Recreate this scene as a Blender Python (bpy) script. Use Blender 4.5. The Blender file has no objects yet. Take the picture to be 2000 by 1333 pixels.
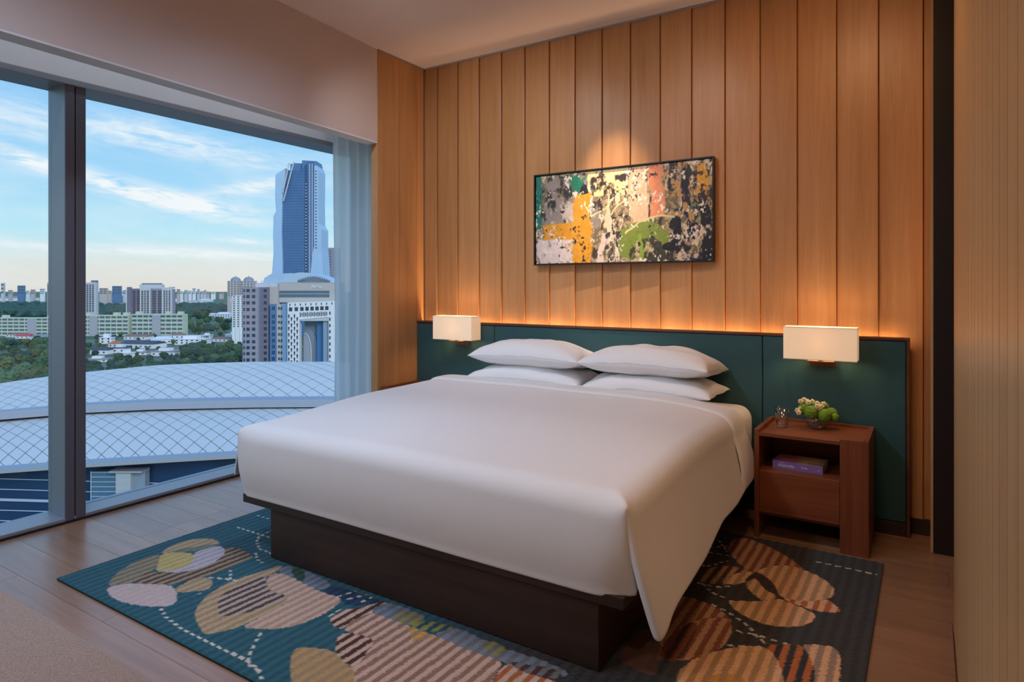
import bpy, bmesh, math, random
import numpy as np
from mathutils import Vector, Matrix, noise

random.seed(7)
R = math.radians
SC = bpy.context.scene
COL = SC.collection

# ------------------------------------------------------------------ camera
cam_data = bpy.data.cameras.new('camera')
cam_data.sensor_width = 36.0
cam_data.lens = 36.0 * 1266.0 / 2000.0
cam_data.shift_y = -(666.5 - 561.0) / 2000.0
cam_data.clip_start = 0.02
cam_data.clip_end = 20000
camera = bpy.data.objects.new('camera', cam_data)
COL.objects.link(camera)
camera.location = (0.0, -4.35, 1.4)
camera.rotation_euler = (R(90), 0, R(32.6))
SC.camera = camera

SC.view_settings.view_transform = 'Standard'
SC.view_settings.look = 'None'
SC.view_settings.gamma = 1.0
SC.view_settings.use_curve_mapping = False
SC.view_settings.exposure = 0.3
SC.cycles.max_bounces = 8

# ------------------------------------------------------------------ node helpers
class NT:
    def __init__(self, tree):
        self.t = tree
        tree.nodes.clear()
    def n(self, kind, **kw):
        nd = self.t.nodes.new(kind)
        for k, v in kw.items():
            if k.startswith('i_'):
                nd.inputs[k[2:].replace('_', ' ')].default_value = v
            else:
                setattr(nd, k, v)
        return nd
    def l(self, a, b):
        self.t.links.new(a, b)
    def m(self, op, a, b=None, c=None, clamp=False):
        nd = self.t.nodes.new('ShaderNodeMath'); nd.operation = op; nd.use_clamp = clamp
        for i, v in enumerate((a, b, c)):
            if v is None: continue
            if isinstance(v, (int, float)): nd.inputs[i].default_value = v
            else: self.l(v, nd.inputs[i])
        return nd.outputs[0]
    def mix(self, fac, a, b, blend='MIX'):
        nd = self.t.nodes.new('ShaderNodeMix'); nd.data_type = 'RGBA'; nd.blend_type = blend
        for s, v in ((nd.inputs[0], fac), (nd.inputs[6], a), (nd.inputs[7], b)):
            if isinstance(v, (int, float)): s.default_value = v
            elif isinstance(v, (tuple, list)): s.default_value = tuple(v)[:3] + (1,)
            else: self.l(v, s)
        return nd.outputs[2]
    def ramp(self, fac, stops, interp='LINEAR'):
        nd = self.t.nodes.new('ShaderNodeValToRGB'); nd.color_ramp.interpolation = interp
        e = nd.color_ramp.elements
        while len(e) < len(stops): e.new(0.5)
        for el, (p, c) in zip(e, stops):
            el.position = p
            el.color = (tuple(c) + (1,))[:4] if not isinstance(c, (int, float)) else (c, c, c, 1)
        self.l(fac, nd.inputs[0])
        return nd.outputs[0]

def srgb(r, g, b):
    f = lambda c: (c / 255 / 12.92) if c <= 10 else ((c / 255 + 0.055) / 1.055) ** 2.4
    return (f(r), f(g), f(b))

# ------------------------------------------------------------------ sky (world)
world = bpy.data.worlds.new('evening_sky'); SC.world = world
world.use_nodes = True
w = NT(world.node_tree)
tc = w.n('ShaderNodeTexCoord')
sep = w.n('ShaderNodeSeparateXYZ'); w.l(tc.outputs['Generated'], sep.inputs[0])
dx, dy, dz = sep.outputs
el = w.m('MULTIPLY', w.m('ARCSINE', dz), 180 / math.pi)
az = w.m('MULTIPLY', w.m('ARCTAN2', dy, dx), 180 / math.pi)
fac = w.m('DIVIDE', el, 90.0, clamp=True)
base = w.ramp(fac, [(0.0, srgb(204, 200, 194)), (0.018, srgb(204, 205, 200)), (0.045, srgb(172, 208, 220)),
                    (0.09, srgb(148, 194, 222)), (0.17, srgb(126, 178, 220)), (0.32, srgb(108, 166, 224)),
                    (1.0, srgb(86, 140, 214))])
comb = w.n('ShaderNodeCombineXYZ')
w.l(w.m('MULTIPLY', az, 0.12), comb.inputs[0]); w.l(w.m('ADD', w.m('MULTIPLY', el, 0.62), w.m('MULTIPLY', az, -0.055)), comb.inputs[1])
nz = w.n('ShaderNodeTexNoise'); nz.inputs['Scale'].default_value = 1.0; nz.inputs['Detail'].default_value = 9; nz.inputs['Roughness'].default_value = 0.62; nz.inputs['Distortion'].default_value = 0.6
w.l(comb.outputs[0], nz.inputs['Vector'])
wisps = w.ramp(nz.outputs[0], [(0.42, 0.0), (0.75, 1.0)])
def streak(a0, e0, la, le, slope, amp):
    da = w.m('SUBTRACT', az, a0)
    de = w.m('SUBTRACT', w.m('SUBTRACT', el, e0), w.m('MULTIPLY', da, slope))
    q = w.m('ADD', w.m('POWER', w.m('DIVIDE', da, la), 2.0), w.m('POWER', w.m('DIVIDE', de, le), 2.0))
    return w.m('MULTIPLY', w.m('EXPONENT', w.m('MULTIPLY', q, -1.0)), amp)
tot = None
for st in ((150.4, 11.2, 7.5, 1.0, 0.13, 1.1), (154.0, 7.6, 9.0, 0.65, 0.24, 1.7), (148.8, 6.6, 4.0, 0.8, 0.10, 1.2),
           (144.5, 8.1, 4.5, 0.55, -0.25, 1.1), (152.0, 2.75, 12.0, 0.35, 0.03, 1.0), (145.2, 3.75, 2.0, 0.22, 0.08, 1.1),
           (161.0, 11.5, 5.0, 1.2, 0.1, 0.7), (175.0, 9.0, 9.0, 1.3, 0.15, 1.2), (128.0, 10.0, 9.0, 1.4, -0.1, 1.0),
           (190.0, 18.0, 14.0, 3.0, 0.1, 0.9), (110.0, 20.0, 14.0, 3.0, -0.1, 0.9)):
    v = streak(*st)
    tot = v if tot is None else w.m('ADD', tot, v)
nz2 = w.n('ShaderNodeTexNoise'); nz2.inputs['Scale'].default_value = 3.1; nz2.inputs['Detail'].default_value = 8; nz2.inputs['Roughness'].default_value = 0.6; nz2.inputs['Distortion'].default_value = 1.2
w.l(comb.outputs[0], nz2.inputs['Vector'])
fine = w.ramp(w.m('ADD', w.m('MULTIPLY', nz.outputs[0], 0.5), w.m('MULTIPLY', nz2.outputs[0], 0.5)), [(0.36, 0.0), (0.64, 1.0)])
cl = w.m('ADD', w.m('MULTIPLY', tot, fine), w.m('MULTIPLY', wisps, 0.28), clamp=True)
up_only = w.m('GREATER_THAN', el, 0.0)
cl = w.m('MULTIPLY', cl, up_only)
skycol = w.mix(cl, base, srgb(220, 222, 224))
bg = w.n('ShaderNodeBackground'); w.l(skycol, bg.inputs[0]); bg.inputs[1].default_value = 1.12
out = w.n('ShaderNodeOutputWorld'); w.l(bg.outputs[0], out.inputs[0])

# ------------------------------------------------------------------ ceiling spots out of view: painting light and added fills
def spot(name, loc, target, watt, color, cone=80, blend=0.8, size=0.06):
    d = bpy.data.lights.new(name, 'SPOT'); d.energy = watt; d.color = color
    d.spot_size = R(cone); d.spot_blend = blend; d.shadow_soft_size = size
    o = bpy.data.objects.new(name, d); COL.objects.link(o); o.location = loc
    v = Vector(target) - Vector(loc)
    o.rotation_euler = v.to_track_quat('-Z', 'Y').to_euler()
    return o
LED_W, LAMP_W, SHADE_E, POCKET_FILL_W = 16.0, 3.4, 0.20, 7.0      # headboard LED, each wall-lamp bulb, shade glow, added curtain pocket fill
WARM = (1.0, 0.62, 0.34)
SOFT = (1.0, 0.80, 0.64)
DAY_FILL = (0.50, 0.70, 1.0)  # blue lamp tint standing in for window daylight
WALL_SPOTS = [(-1.90, -0.62), (-3.0, -1.75), (-1.85, -1.75), (-0.60, -1.6)]
ROOM_FILLS = [(-2.5, -2.2), (-2.5, -3.6), (-0.35, -2.0), (-2.3, -4.9), (-0.6, -4.9)]  # added unseen fills: blue in place of daylight, warm for the bed
spot('painting_light', (-1.90, -0.62, 3.27), (-1.90, 0.0, 1.70), 150, SOFT, 38, 1.0, 0.02)
for (x, y), watt, colr in zip(WALL_SPOTS[1:], (62, 34, 38), ((0.92, 0.94, 1.0), (1.0, 0.90, 0.80), (1.0, 0.58, 0.30))):  # washers added to brighten the boarded wall
    spot('added_wall_washer', (x, y, 3.27), (x, 0.0, 2.0), watt, colr, 92, 1.0, 0.06)
for (x, y), watt, colr, cone in zip(ROOM_FILLS, (82, 122, 56, 108, 60), (DAY_FILL, DAY_FILL, (1.0, 0.66, 0.40), (1.0, 0.84, 0.76), SOFT), (150, 150, 120, 150, 150)):
    spot('added_room_fill', (x, y, 3.27), (x, y + (0.7 if cone > 120 else 0.2), 0.3), watt, colr, cone, 1.0, 0.15)

# late sun, low and hazy, behind the hotel
sun_d = bpy.data.lights.new('late_sun', 'SUN'); sun_d.energy = 1.5; sun_d.angle = R(25); sun_d.color = (1.0, 0.93, 0.88)
sun_o = bpy.data.objects.new('late_sun', sun_d); COL.objects.link(sun_o)
sun_o.rotation_euler = Vector((-0.80, 0.35, -0.42)).to_track_quat('-Z', 'Y').to_euler()

# ------------------------------------------------------------------ material helpers
MATS = {}
def newmat(name):
    m = bpy.data.materials.new(name); m.use_nodes = True
    MATS[name] = m
    return m, NT(m.node_tree)
def finish(t, bsdf):
    o = t.n('ShaderNodeOutputMaterial'); t.l(bsdf, o.inputs[0])
def plain(name, col, rough=0.5, metal=0.0, var=0.06, scale=6.0, bump=0.0, bscale=60.0, spec=0.5, sheen=0.0, coat=0.0):
    m, t = newmat(name)
    c = t.n('ShaderNodeTexCoord')
    nz = t.n('ShaderNodeTexNoise'); nz.inputs['Scale'].default_value = scale; nz.inputs['Detail'].default_value = 5
    t.l(c.outputs['Object'], nz.inputs['Vector'])
    k = t.m('ADD', t.m('MULTIPLY', nz.outputs[0], 2 * var), 1.0 - var)
    vm = t.n('ShaderNodeVectorMath', operation='SCALE'); vm.inputs[0].default_value = col; t.l(k, vm.inputs['Scale'])
    b = t.n('ShaderNodeBsdfPrincipled')
    t.l(vm.outputs[0], b.inputs['Base Color'])
    b.inputs['Roughness'].default_value = rough; b.inputs['Metallic'].default_value = metal
    b.inputs['Specular IOR Level'].default_value = spec
    b.inputs['Sheen Weight'].default_value = sheen
    b.inputs['Coat Weight'].default_value = coat
    if bump > 0:
        n2 = t.n('ShaderNodeTexNoise'); n2.inputs['Scale'].default_value = bscale; n2.inputs['Detail'].default_value = 3
        t.l(c.outputs['Object'], n2.inputs['Vector'])
        bp = t.n('ShaderNodeBump'); bp.inputs['Strength'].default_value = bump; bp.inputs['Distance'].default_value = 0.004
        t.l(n2.outputs[0], bp.inputs['Height']); t.l(bp.outputs[0], b.inputs['Normal'])
    finish(t, b.outputs[0])
    return m
def wood(name, c1, c2, axis='Z', rough=0.4, per=0.18, fine=1.0, spec=0.4, coat=0.0):
    """grain runs along axis; each board shifts by the object's own random number"""
    m, t = newmat(name)
    c = t.n('ShaderNodeTexCoord'); oi = t.n('ShaderNodeObjectInfo')
    off = t.n('ShaderNodeVectorMath', operation='SCALE'); off.inputs[0].default_value = (37.0, 61.0, 83.0); t.l(oi.outputs['Random'], off.inputs['Scale'])
    ad = t.n('ShaderNodeVectorMath', operation='ADD'); t.l(c.outputs['Object'], ad.inputs[0]); t.l(off.outputs[0], ad.inputs[1])
    def streaks(s_across, s_along, det, rgh):
        mp = t.n('ShaderNodeMapping')
        sc = {'X': (s_along, s_across, s_across), 'Y': (s_across, s_along, s_across), 'Z': (s_across, s_across, s_along)}[axis]
        mp.inputs['Scale'].default_value = sc
        t.l(ad.outputs[0], mp.inputs['Vector'])
        nz = t.n('ShaderNodeTexNoise'); nz.inputs['Scale'].default_value = 1; nz.inputs['Detail'].default_value = det; nz.inputs['Roughness'].default_value = rgh
        nz.inputs['Distortion'].default_value = 0.35
        t.l(mp.outputs[0], nz.inputs['Vector'])
        return nz.outputs[0]
    g1 = streaks(16 * fine, 0.9, 6, 0.6)
    g2 = streaks(150 * fine, 4.0, 4, 0.7)
    f = t.m('ADD', t.m('MULTIPLY', g1, 0.6), t.m('MULTIPLY', g2, 0.4))
    f = t.ramp(f, [(0.32, 0.0), (0.68, 1.0)])
    col = t.mix(f, c1, c2)
    br = t.m('ADD', t.m('MULTIPLY', oi.outputs['Random'], 2 * per), 1 - per)
    vm = t.n('ShaderNodeVectorMath', operation='SCALE'); t.l(col, vm.inputs[0]); t.l(br, vm.inputs['Scale'])
    b = t.n('ShaderNodeBsdfPrincipled'); t.l(vm.outputs[0], b.inputs['Base Color'])
    b.inputs['Roughness'].default_value = rough; b.inputs['Specular IOR Level'].default_value = spec; b.inputs['Coat Weight'].default_value = coat
    b.inputs['Coat Roughness'].default_value = 0.25
    bp = t.n('ShaderNodeBump'); bp.inputs['Strength'].default_value = 0.12; bp.inputs['Distance'].default_value = 0.002
    t.l(g2, bp.inputs['Height']); t.l(bp.outputs[0], b.inputs['Normal'])
    finish(t, b.outputs[0])
    return m
def fabric(name, col, rough=0.9, weave=900.0, bump=0.25, var=0.05, sheen=0.2, speck=0.0, col2=None, wrinkle=0.0):
    m, t = newmat(name)
    c = t.n('ShaderNodeTexCoord')
    n1 = t.n('ShaderNodeTexNoise'); n1.inputs['Scale'].default_value = weave; n1.inputs['Detail'].default_value = 2; t.l(c.outputs['Object'], n1.inputs['Vector'])
    n2 = t.n('ShaderNodeTexNoise'); n2.inputs['Scale'].default_value = 3.0; n2.inputs['Detail'].default_value = 4; t.l(c.outputs['Object'], n2.inputs['Vector'])
    cc = t.mix(t.m('MULTIPLY', t.ramp(n1.outputs[0], [(0.4, 0.0), (0.62, 1.0)]), speck), col, col2 or col)
    k = t.m('ADD', t.m('MULTIPLY', n2.outputs[0], 2 * var), 1 - var)
    vm = t.n('ShaderNodeVectorMath', operation='SCALE'); t.l(cc, vm.inputs[0]); t.l(k, vm.inputs['Scale'])
    b = t.n('ShaderNodeBsdfPrincipled'); t.l(vm.outputs[0], b.inputs['Base Color'])
    b.inputs['Roughness'].default_value = rough; b.inputs['Sheen Weight'].default_value = sheen; b.inputs['Specular IOR Level'].default_value = 0.25
    h = n1.outputs[0]
    bp = t.n('ShaderNodeBump'); bp.inputs['Strength'].default_value = bump; bp.inputs['Distance'].default_value = 0.002
    t.l(h, bp.inputs['Height'])
    if wrinkle > 0:
        n3 = t.n('ShaderNodeTexNoise'); n3.inputs['Scale'].default_value = 5.0; n3.inputs['Detail'].default_value = 3; n3.inputs['Distortion'].default_value = 0.8
        t.l(c.outputs['Object'], n3.inputs['Vector'])
        b2 = t.n('ShaderNodeBump'); b2.inputs['Strength'].default_value = wrinkle; b2.inputs['Distance'].default_value = 0.03
        t.l(n3.outputs[0], b2.inputs['Height']); t.l(b2.outputs[0], bp.inputs['Normal'])
    t.l(bp.outputs[0], b.inputs['Normal'])
    finish(t, b.outputs[0])
    return m
def emitter(name, col, strength):
    m, t = newmat(name)
    c = t.n('ShaderNodeTexCoord'); nz = t.n('ShaderNodeTexNoise'); nz.inputs['Scale'].default_value = 40; t.l(c.outputs['Object'], nz.inputs['Vector'])
    e = t.n('ShaderNodeEmission'); e.inputs[0].default_value = col + (1,)
    t.l(t.m('MULTIPLY', t.m('ADD', t.m('MULTIPLY', nz.outputs[0], 0.06), 0.97), strength), e.inputs[1])
    finish(t, e.outputs[0])
    return m
def pane_glass(name, tint, refl=1.0, ior=1.45):
    m, t = newmat(name)
    tr = t.n('ShaderNodeBsdfTransparent'); tr.inputs[0].default_value = tint + (1,)
    gl = t.n('ShaderNodeBsdfGlossy'); gl.inputs['Roughness'].default_value = 0.02
    lw = t.n('ShaderNodeLayerWeight'); f0 = ((ior - 1) / (ior + 1)) ** 2
    fr = t.m('ADD', t.m('MULTIPLY', t.m('POWER', lw.outputs['Facing'], 5.0), 1 - f0), f0)
    mx = t.n('ShaderNodeMixShader'); t.l(t.m('MULTIPLY', fr, refl, clamp=True), mx.inputs[0]); t.l(tr.outputs[0], mx.inputs[1]); t.l(gl.outputs[0], mx.inputs[2])
    finish(t, mx.outputs[0])
    return m

# ------------------------------------------------------------------ mesh helpers
class MB:
    def __init__(s): s.v = []; s.f = []
    def add(s, vs, fs):
        o = len(s.v); s.v += [tuple(p) for p in vs]; s.f += [tuple(i + o for i in f) for f in fs]
        return s
    def box(s, x0, x1, y0, y1, z0, z1):
        return s.add([(x0, y0, z0), (x1, y0, z0), (x1, y1, z0), (x0, y1, z0), (x0, y0, z1), (x1, y0, z1), (x1, y1, z1), (x0, y1, z1)],
                     [(0, 3, 2, 1), (4, 5, 6, 7), (0, 1, 5, 4), (1, 2, 6, 5), (2, 3, 7, 6), (3, 0, 4, 7)])
    def prism(s, poly, y0, y1):
        """poly in (x, z); extruded along y"""
        n = len(poly)
        vs = [(x, y0, z) for x, z in poly] + [(x, y1, z) for x, z in poly]
        return s.add(vs, [tuple(range(n)), tuple(range(2 * n - 1, n - 1, -1))] + [(i, n + i, n + (i + 1) % n, (i + 1) % n) for i in range(n)])
    def prism_z(s, poly, z0, z1):
        n = len(poly)
        vs = [(x, y, z0) for x, y in poly] + [(x, y, z1) for x, y in poly]
        return s.add(vs, [tuple(range(n - 1, -1, -1)), tuple(range(n, 2 * n))] + [(i, (i + 1) % n, n + (i + 1) % n, n + i) for i in range(n)])
    def lathe(s, prof, seg=32, cx=0, cy=0):
        n = len(prof); vs = []
        for k in range(seg):
            a = 2 * math.pi * k / seg
            vs += [(cx + r * math.cos(a), cy + r * math.sin(a), z) for r, z in prof]
        fs = []
        for k in range(seg):
            k2 = (k + 1) % seg
            for i in range(n - 1):
                fs.append((k * n + i, k2 * n + i, k2 * n + i + 1, k * n + i + 1))
        return s.add(vs, fs)
    def tube(s, p0, p1, r, seg=8, r1=None):
        p0 = Vector(p0); p1 = Vector(p1); r1 = r if r1 is None else r1
        d = (p1 - p0).normalized(); a = d.orthogonal().normalized(); b = d.cross(a)
        vs = []
        for p, rr in ((p0, r), (p1, r1)):
            vs += [p + (a * math.cos(2 * math.pi * k / seg) + b * math.sin(2 * math.pi * k / seg)) * rr for k in range(seg)]
        return s.add(vs, [(k, (k + 1) % seg, seg + (k + 1) % seg, seg + k) for k in range(seg)] + [tuple(range(seg - 1, -1, -1)), tuple(range(seg, 2 * seg))])
    def ico(s, c, r, sub=2, jitter=0.0, sq=(1, 1, 1), seed=0):
        bm = bmesh.new(); bmesh.ops.create_icosphere(bm, subdivisions=sub, radius=1.0)
        vs = []
        for v in bm.verts:
            k = 1 + jitter * noise.noise(v.co * 2.3 + Vector((seed * 7.1, seed * 3.3, seed)))
            if sub > 2: k += 0.16 * noise.noise(v.co * 6.5 + Vector((seed, 2.0, seed))) + 0.10 * noise.noise(v.co * 14 + Vector((seed, 5.0, 1.0)))
            vs.append((c[0] + v.co.x * r * sq[0] * k, c[1] + v.co.y * r * sq[1] * k, c[2] + v.co.z * r * sq[2] * k))
        fs = [tuple(v.index for v in f.verts) for f in bm.faces]; bm.free()
        return s.add(vs, fs)
    def mesh(s, name, mat, smooth=False, fix=True):
        me = bpy.data.meshes.new(name); me.from_pydata(s.v, [], s.f)
        if fix:
            bm = bmesh.new(); bm.from_mesh(me); bmesh.ops.recalc_face_normals(bm, faces=bm.faces); bm.to_mesh(me); bm.free()
        if mat: me.materials.append(mat)
        if smooth: me.polygons.foreach_set('use_smooth', [True] * len(me.polygons))
        me.update()
        return me
    def obj(s, name, mat, parent=None, smooth=False, bevel=0.0, seg=2, loc=None, fix=True):
        return link(name, s.mesh(name, mat, smooth, fix), parent, bevel, seg, loc)
def link(name, me, parent=None, bevel=0.0, seg=2, loc=None):
    o = bpy.data.objects.new(name, me); COL.objects.link(o)
    if parent: o.parent = parent
    if loc is not None: o.location = loc
    if bevel > 0:
        b = o.modifiers.new('bevel', 'BEVEL'); b.width = bevel; b.segments = seg; b.limit_method = 'ANGLE'; b.angle_limit = R(40)
        b.harden_normals = False
    return o
def tag(o, label=None, cat=None, group=None, kind=None):
    if label: o['label'] = label
    if cat: o['category'] = cat
    if group: o['group'] = group
    if kind: o['kind'] = kind
    return o
def empty(name, loc=(0, 0, 0), rz=0.0):
    o = bpy.data.objects.new(name, None); COL.objects.link(o); o.location = loc; o.rotation_euler = (0, 0, rz)
    o.empty_display_size = 0.1
    return o
def bx(name, mat, parent, x0, x1, y0, y1, z0, z1, bevel=0.0, seg=2):
    """box whose object origin sits at the box centre"""
    cx, cy, cz = (x0 + x1) / 2, (y0 + y1) / 2, (z0 + z1) / 2
    m = MB().box(x0 - cx, x1 - cx, y0 - cy, y1 - cy, z0 - cz, z1 - cz)
    return m.obj(name, mat, parent, bevel=bevel, seg=seg, loc=(cx, cy, cz))
def sm(t, a, b):
    t = min(1, max(0, (t - a) / (b - a))); return t * t * (3 - 2 * t)
def lerp_tab(x, tab):
    if x <= tab[0][0]: return tab[0][1]
    for (a, va), (b, vb) in zip(tab, tab[1:]):
        if x <= b: return va + (vb - va) * (x - a) / (b - a)
    return tab[-1][1]

# ------------------------------------------------------------------ interior materials
OAK = wood('oak_panelling', srgb(200, 148, 98), srgb(174, 120, 72), 'Z', rough=0.36, per=0.10)
OAKR = wood('pale_oak_panelling', srgb(206, 166, 118), srgb(184, 138, 90), 'Z', rough=0.34, per=0.05)
FLOORW = wood('floor_oak', srgb(164, 122, 92), srgb(130, 92, 66), 'X', rough=0.30, per=0.10, fine=0.8, spec=0.5, coat=0.4)
WALNUT = wood('walnut', srgb(140, 78, 48), srgb(106, 54, 32), 'Z', rough=0.4, per=0.04)
WALNUTX = wood('walnut_crosswise', srgb(144, 82, 50), srgb(108, 56, 33), 'X', rough=0.38, per=0.04)
WENGE = wood('dark_stained_oak', srgb(62, 44, 36), srgb(42, 29, 24), 'X', rough=0.42, per=0.02)
PLASTER = plain('warm_white_plaster', srgb(222, 208, 200), 0.85, var=0.02, bump=0.05, bscale=150)
PLASTER2 = plain('ceiling_paint', srgb(226, 212, 204), 0.9, var=0.02)
BULK = plain('bulkhead_paint', srgb(210, 194, 186), 0.85, var=0.02)
TRIMGREY = plain('grey_shadow_trim', srgb(150, 142, 138), 0.5, var=0.03)
FRAME = plain('grey_aluminium_frame', srgb(150, 156, 164), 0.42, metal=0.25, var=0.03, scale=2)
FRAMED = plain('dark_bronze_mullion', srgb(92, 94, 106), 0.45, metal=0.0, var=0.04, scale=2)
GASKET_SHADE = plain('black_gasket_and_shade', srgb(26, 24, 28), 0.6)
BLACKF = plain('black_metal_jamb', srgb(40, 30, 28), 0.45, metal=0.2)
GLASS = pane_glass('window_glass', (0.955, 0.98, 0.985), refl=0.5)
GREENL = plain('green_leather', srgb(44, 82, 86), 0.42, var=0.12, scale=9, bump=0.12, bscale=240, spec=0.45)
CAPW = wood('headboard_cap_walnut', srgb(110, 66, 46), srgb(84, 46, 32), 'X', rough=0.4, per=0.02)
LINEN = fabric('white_cotton_duvet', srgb(236, 232, 230), 0.62, weave=1200, bump=0.06, var=0.01, sheen=0.25, wrinkle=0.10)
PILLOWC = fabric('white_cotton_pillowcase', srgb(238, 236, 236), 0.6, weave=1200, bump=0.05, var=0.01, sheen=0.25, wrinkle=0.10)
SHEETC = fabric('white_fitted_sheet', srgb(234, 228, 222), 0.7, weave=1200, bump=0.06, var=0.01, sheen=0.1, wrinkle=0.2)
BOUCLE = fabric('beige_boucle', srgb(158, 136, 124), 0.95, weave=260, bump=0.9, var=0.05, sheen=0.3, speck=0.75, col2=srgb(116, 94, 82))
BLACKP = plain('black_lacquer_frame', srgb(24, 20, 18), 0.35)
BRONZE = plain('bronze_bracket', srgb(120, 84, 58), 0.35, metal=0.8)
LED = emitter('warm_led_tape', (1.0, 0.55, 0.24), 4.0)
LAMPDISC = emitter('downlight_lens', (1.0, 0.85, 0.72), 12.0)

# ================================================================== SETTING
CEIL = 3.292
YB = -6.4          # rear wall behind the camera
XG = -4.475        # glass plane
# ---- floor with boards
floor = bx('floor', plain('floor_underlay', srgb(60, 42, 34), 0.8), None, -4.6, 1.7, YB - 0.1, 0.15, -0.12, -0.018)
tag(floor, kind='structure')
bw = 0.19
brd = {}
def board_mesh(length):
    key = round(length, 3)
    if key not in brd:
        m = MB().box(-length / 2 + 0.0008, length / 2 - 0.0008, -bw / 2 + 0.0008, bw / 2 - 0.0008, -0.009, 0.009)
        brd[key] = m.mesh('floor_board', FLOORW)
    return brd[key]
rng = random.Random(3)
row = 0
y = 0.05
while y > YB - 0.05:
    x = -4.31 - rng.choice([0.0, 0.5, 0.9, 1.3])
    while x < 1.6:
        L = 1.9
        a, b = max(x, -4.285), min(x + L, 1.6)
        if b - a > 0.05:
            o = link('floor_board', board_mesh(b - a), floor)
            o.location = ((a + b) / 2, y - bw / 2, -0.009)
            o.matrix_parent_inverse = floor.matrix_basis.inverted()
        x += L
    y -= bw; row += 1

# ---- ceiling
ceiling = bx('ceiling', PLASTER2, None, -4.6, 1.7, YB - 0.1, 0.15, CEIL, CEIL + 0.12); tag(ceiling, kind='structure')
# ---- headboard wall, boarded
wall_back = bx('wall_back', plain('wall_substrate', srgb(104, 62, 34), 0.8), None, -4.6, 1.7, 0.0, 0.12, -0.018, CEIL); tag(wall_back, kind='structure')
def wedge(wd, h, d0, d1, mat, name='wall_board'):
    """vertical board, thicker on its right edge, so boards overlap like siding"""
    g = 0.0014
    poly = [(g, 0.0), (wd - g, 0.0), (wd - g, -d1), (wd - g - 0.004, -d1 - 0.001), (g + 0.004, -d0), (g, -d0 + 0.002)]
    return MB().prism_z(poly, 0.0, h).mesh(name, mat)
WP = 0.2197
me = wedge(WP, CEIL - 0.012 - 0.09, 0.010, 0.024, OAK)
x = -0.016
xs = [x - WP * k for k in range(1, 17)]
for xx in xs + [-0.016]:
    o = link('wall_board', me); o.location = (xx, 0, 0.09); o.parent = wall_back; o.matrix_parent_inverse = wall_back.matrix_basis.inverted()
o = link('wall_board', wedge(0.155, CEIL - 0.102, 0.014, 0.024, OAK), None); o.location = (xs[-1] - 0.155, 0, 0.09); o.parent = wall_back; o.matrix_parent_inverse = wall_back.matrix_basis.inverted()
bb = bx('baseboard_back', WENGE, None, -0.09, 0.20, -0.026, 0.0, 0.0, 0.09, 0.002); tag(bb, kind='structure')
tr = bx('trim_1', TRIMGREY, None, -3.66, 0.25, -0.030, -0.0, CEIL - 0.012, CEIL, 0.0); tag(tr, kind='structure')

# ---- boarded return beside the window
XR = -3.690
wall_ret = bx('wall_return', plain('return_substrate', srgb(70, 42, 24), 0.8), None, XR - 0.06, XR, -0.565, 0.0, 0.0, CEIL); tag(wall_ret, kind='structure')
for a, b in ((-0.578, -0.338), (-0.338, -0.114), (-0.114, -0.026)):
    wdt = b - a
    o = link('wall_board', wedge(wdt, CEIL - 0.012, 0.012, 0.016, OAK)); o.location = (XR, a, 0.0); o.rotation_euler = (0, 0, R(90))
    o.parent = wall_ret; o.matrix_parent_inverse = wall_ret.matrix_basis.inverted()
endc = bx('end_cap', OAK, wall_ret, XR - 0.06, XR + 0.012, -0.581, -0.566, 0.0, CEIL - 0.012); endc.matrix_parent_inverse = wall_ret.matrix_basis.inverted()
tr = bx('trim_2', TRIMGREY, None, XR - 0.06, XR + 0.024, -0.585, -0.03, CEIL - 0.012, CEIL); tag(tr, kind='structure')

# ---- ceiling bulkhead in front of the curtain track (runs slightly askew to the bed wall)
def skew_box(name, mat, y0, y1, xa, xb, th, z0, z1):
    """face runs from (xa, y0) to (xb, y1); thickness th towards the window"""
    poly = [(xa, y0), (xb, y1), (xb - th, y1), (xa - th, y0)]
    return MB().prism_z(poly, z0, z1).obj(name, mat)
bulk = skew_box('wall_bulkhead', BULK, -0.566, YB, XR + 0.005, XR + 0.005 + 0.076 * 5.83, 0.11, 2.556, CEIL); tag(bulk, kind='structure')
lip = skew_box('trim_3', plain('lit_underside_white', srgb(228, 226, 226), 0.6), -0.566, YB, XR + 0.007, XR + 0.007 + 0.076 * 5.83, 0.114, 2.546, 2.556); tag(lip, kind='structure')  # whiter underside of the bulkhead, window light put into the colour
# ---- window wall above the glazing, rear wall, side wall
wl = bx('wall_left', plain('cool_white_paint', srgb(238, 240, 244), 0.85, var=0.02), None, -4.56, -4.27, YB, 0.0, 2.635, CEIL); tag(wl, kind='structure')
pk = bx('wall_pocket', PLASTER2, None, -4.44, XR - 0.061, -0.012, 0.0, 0.0, CEIL); tag(pk, kind='structure')
wr = bx('wall_rear', PLASTER, None, -4.6, 1.7, YB - 0.12, YB, -0.018, CEIL); tag(wr, kind='structure')
wo = bx('wall_outer', PLASTER, None, 1.55, 1.67, YB, 0.0, -0.018, CEIL); tag(wo, kind='structure')

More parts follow.
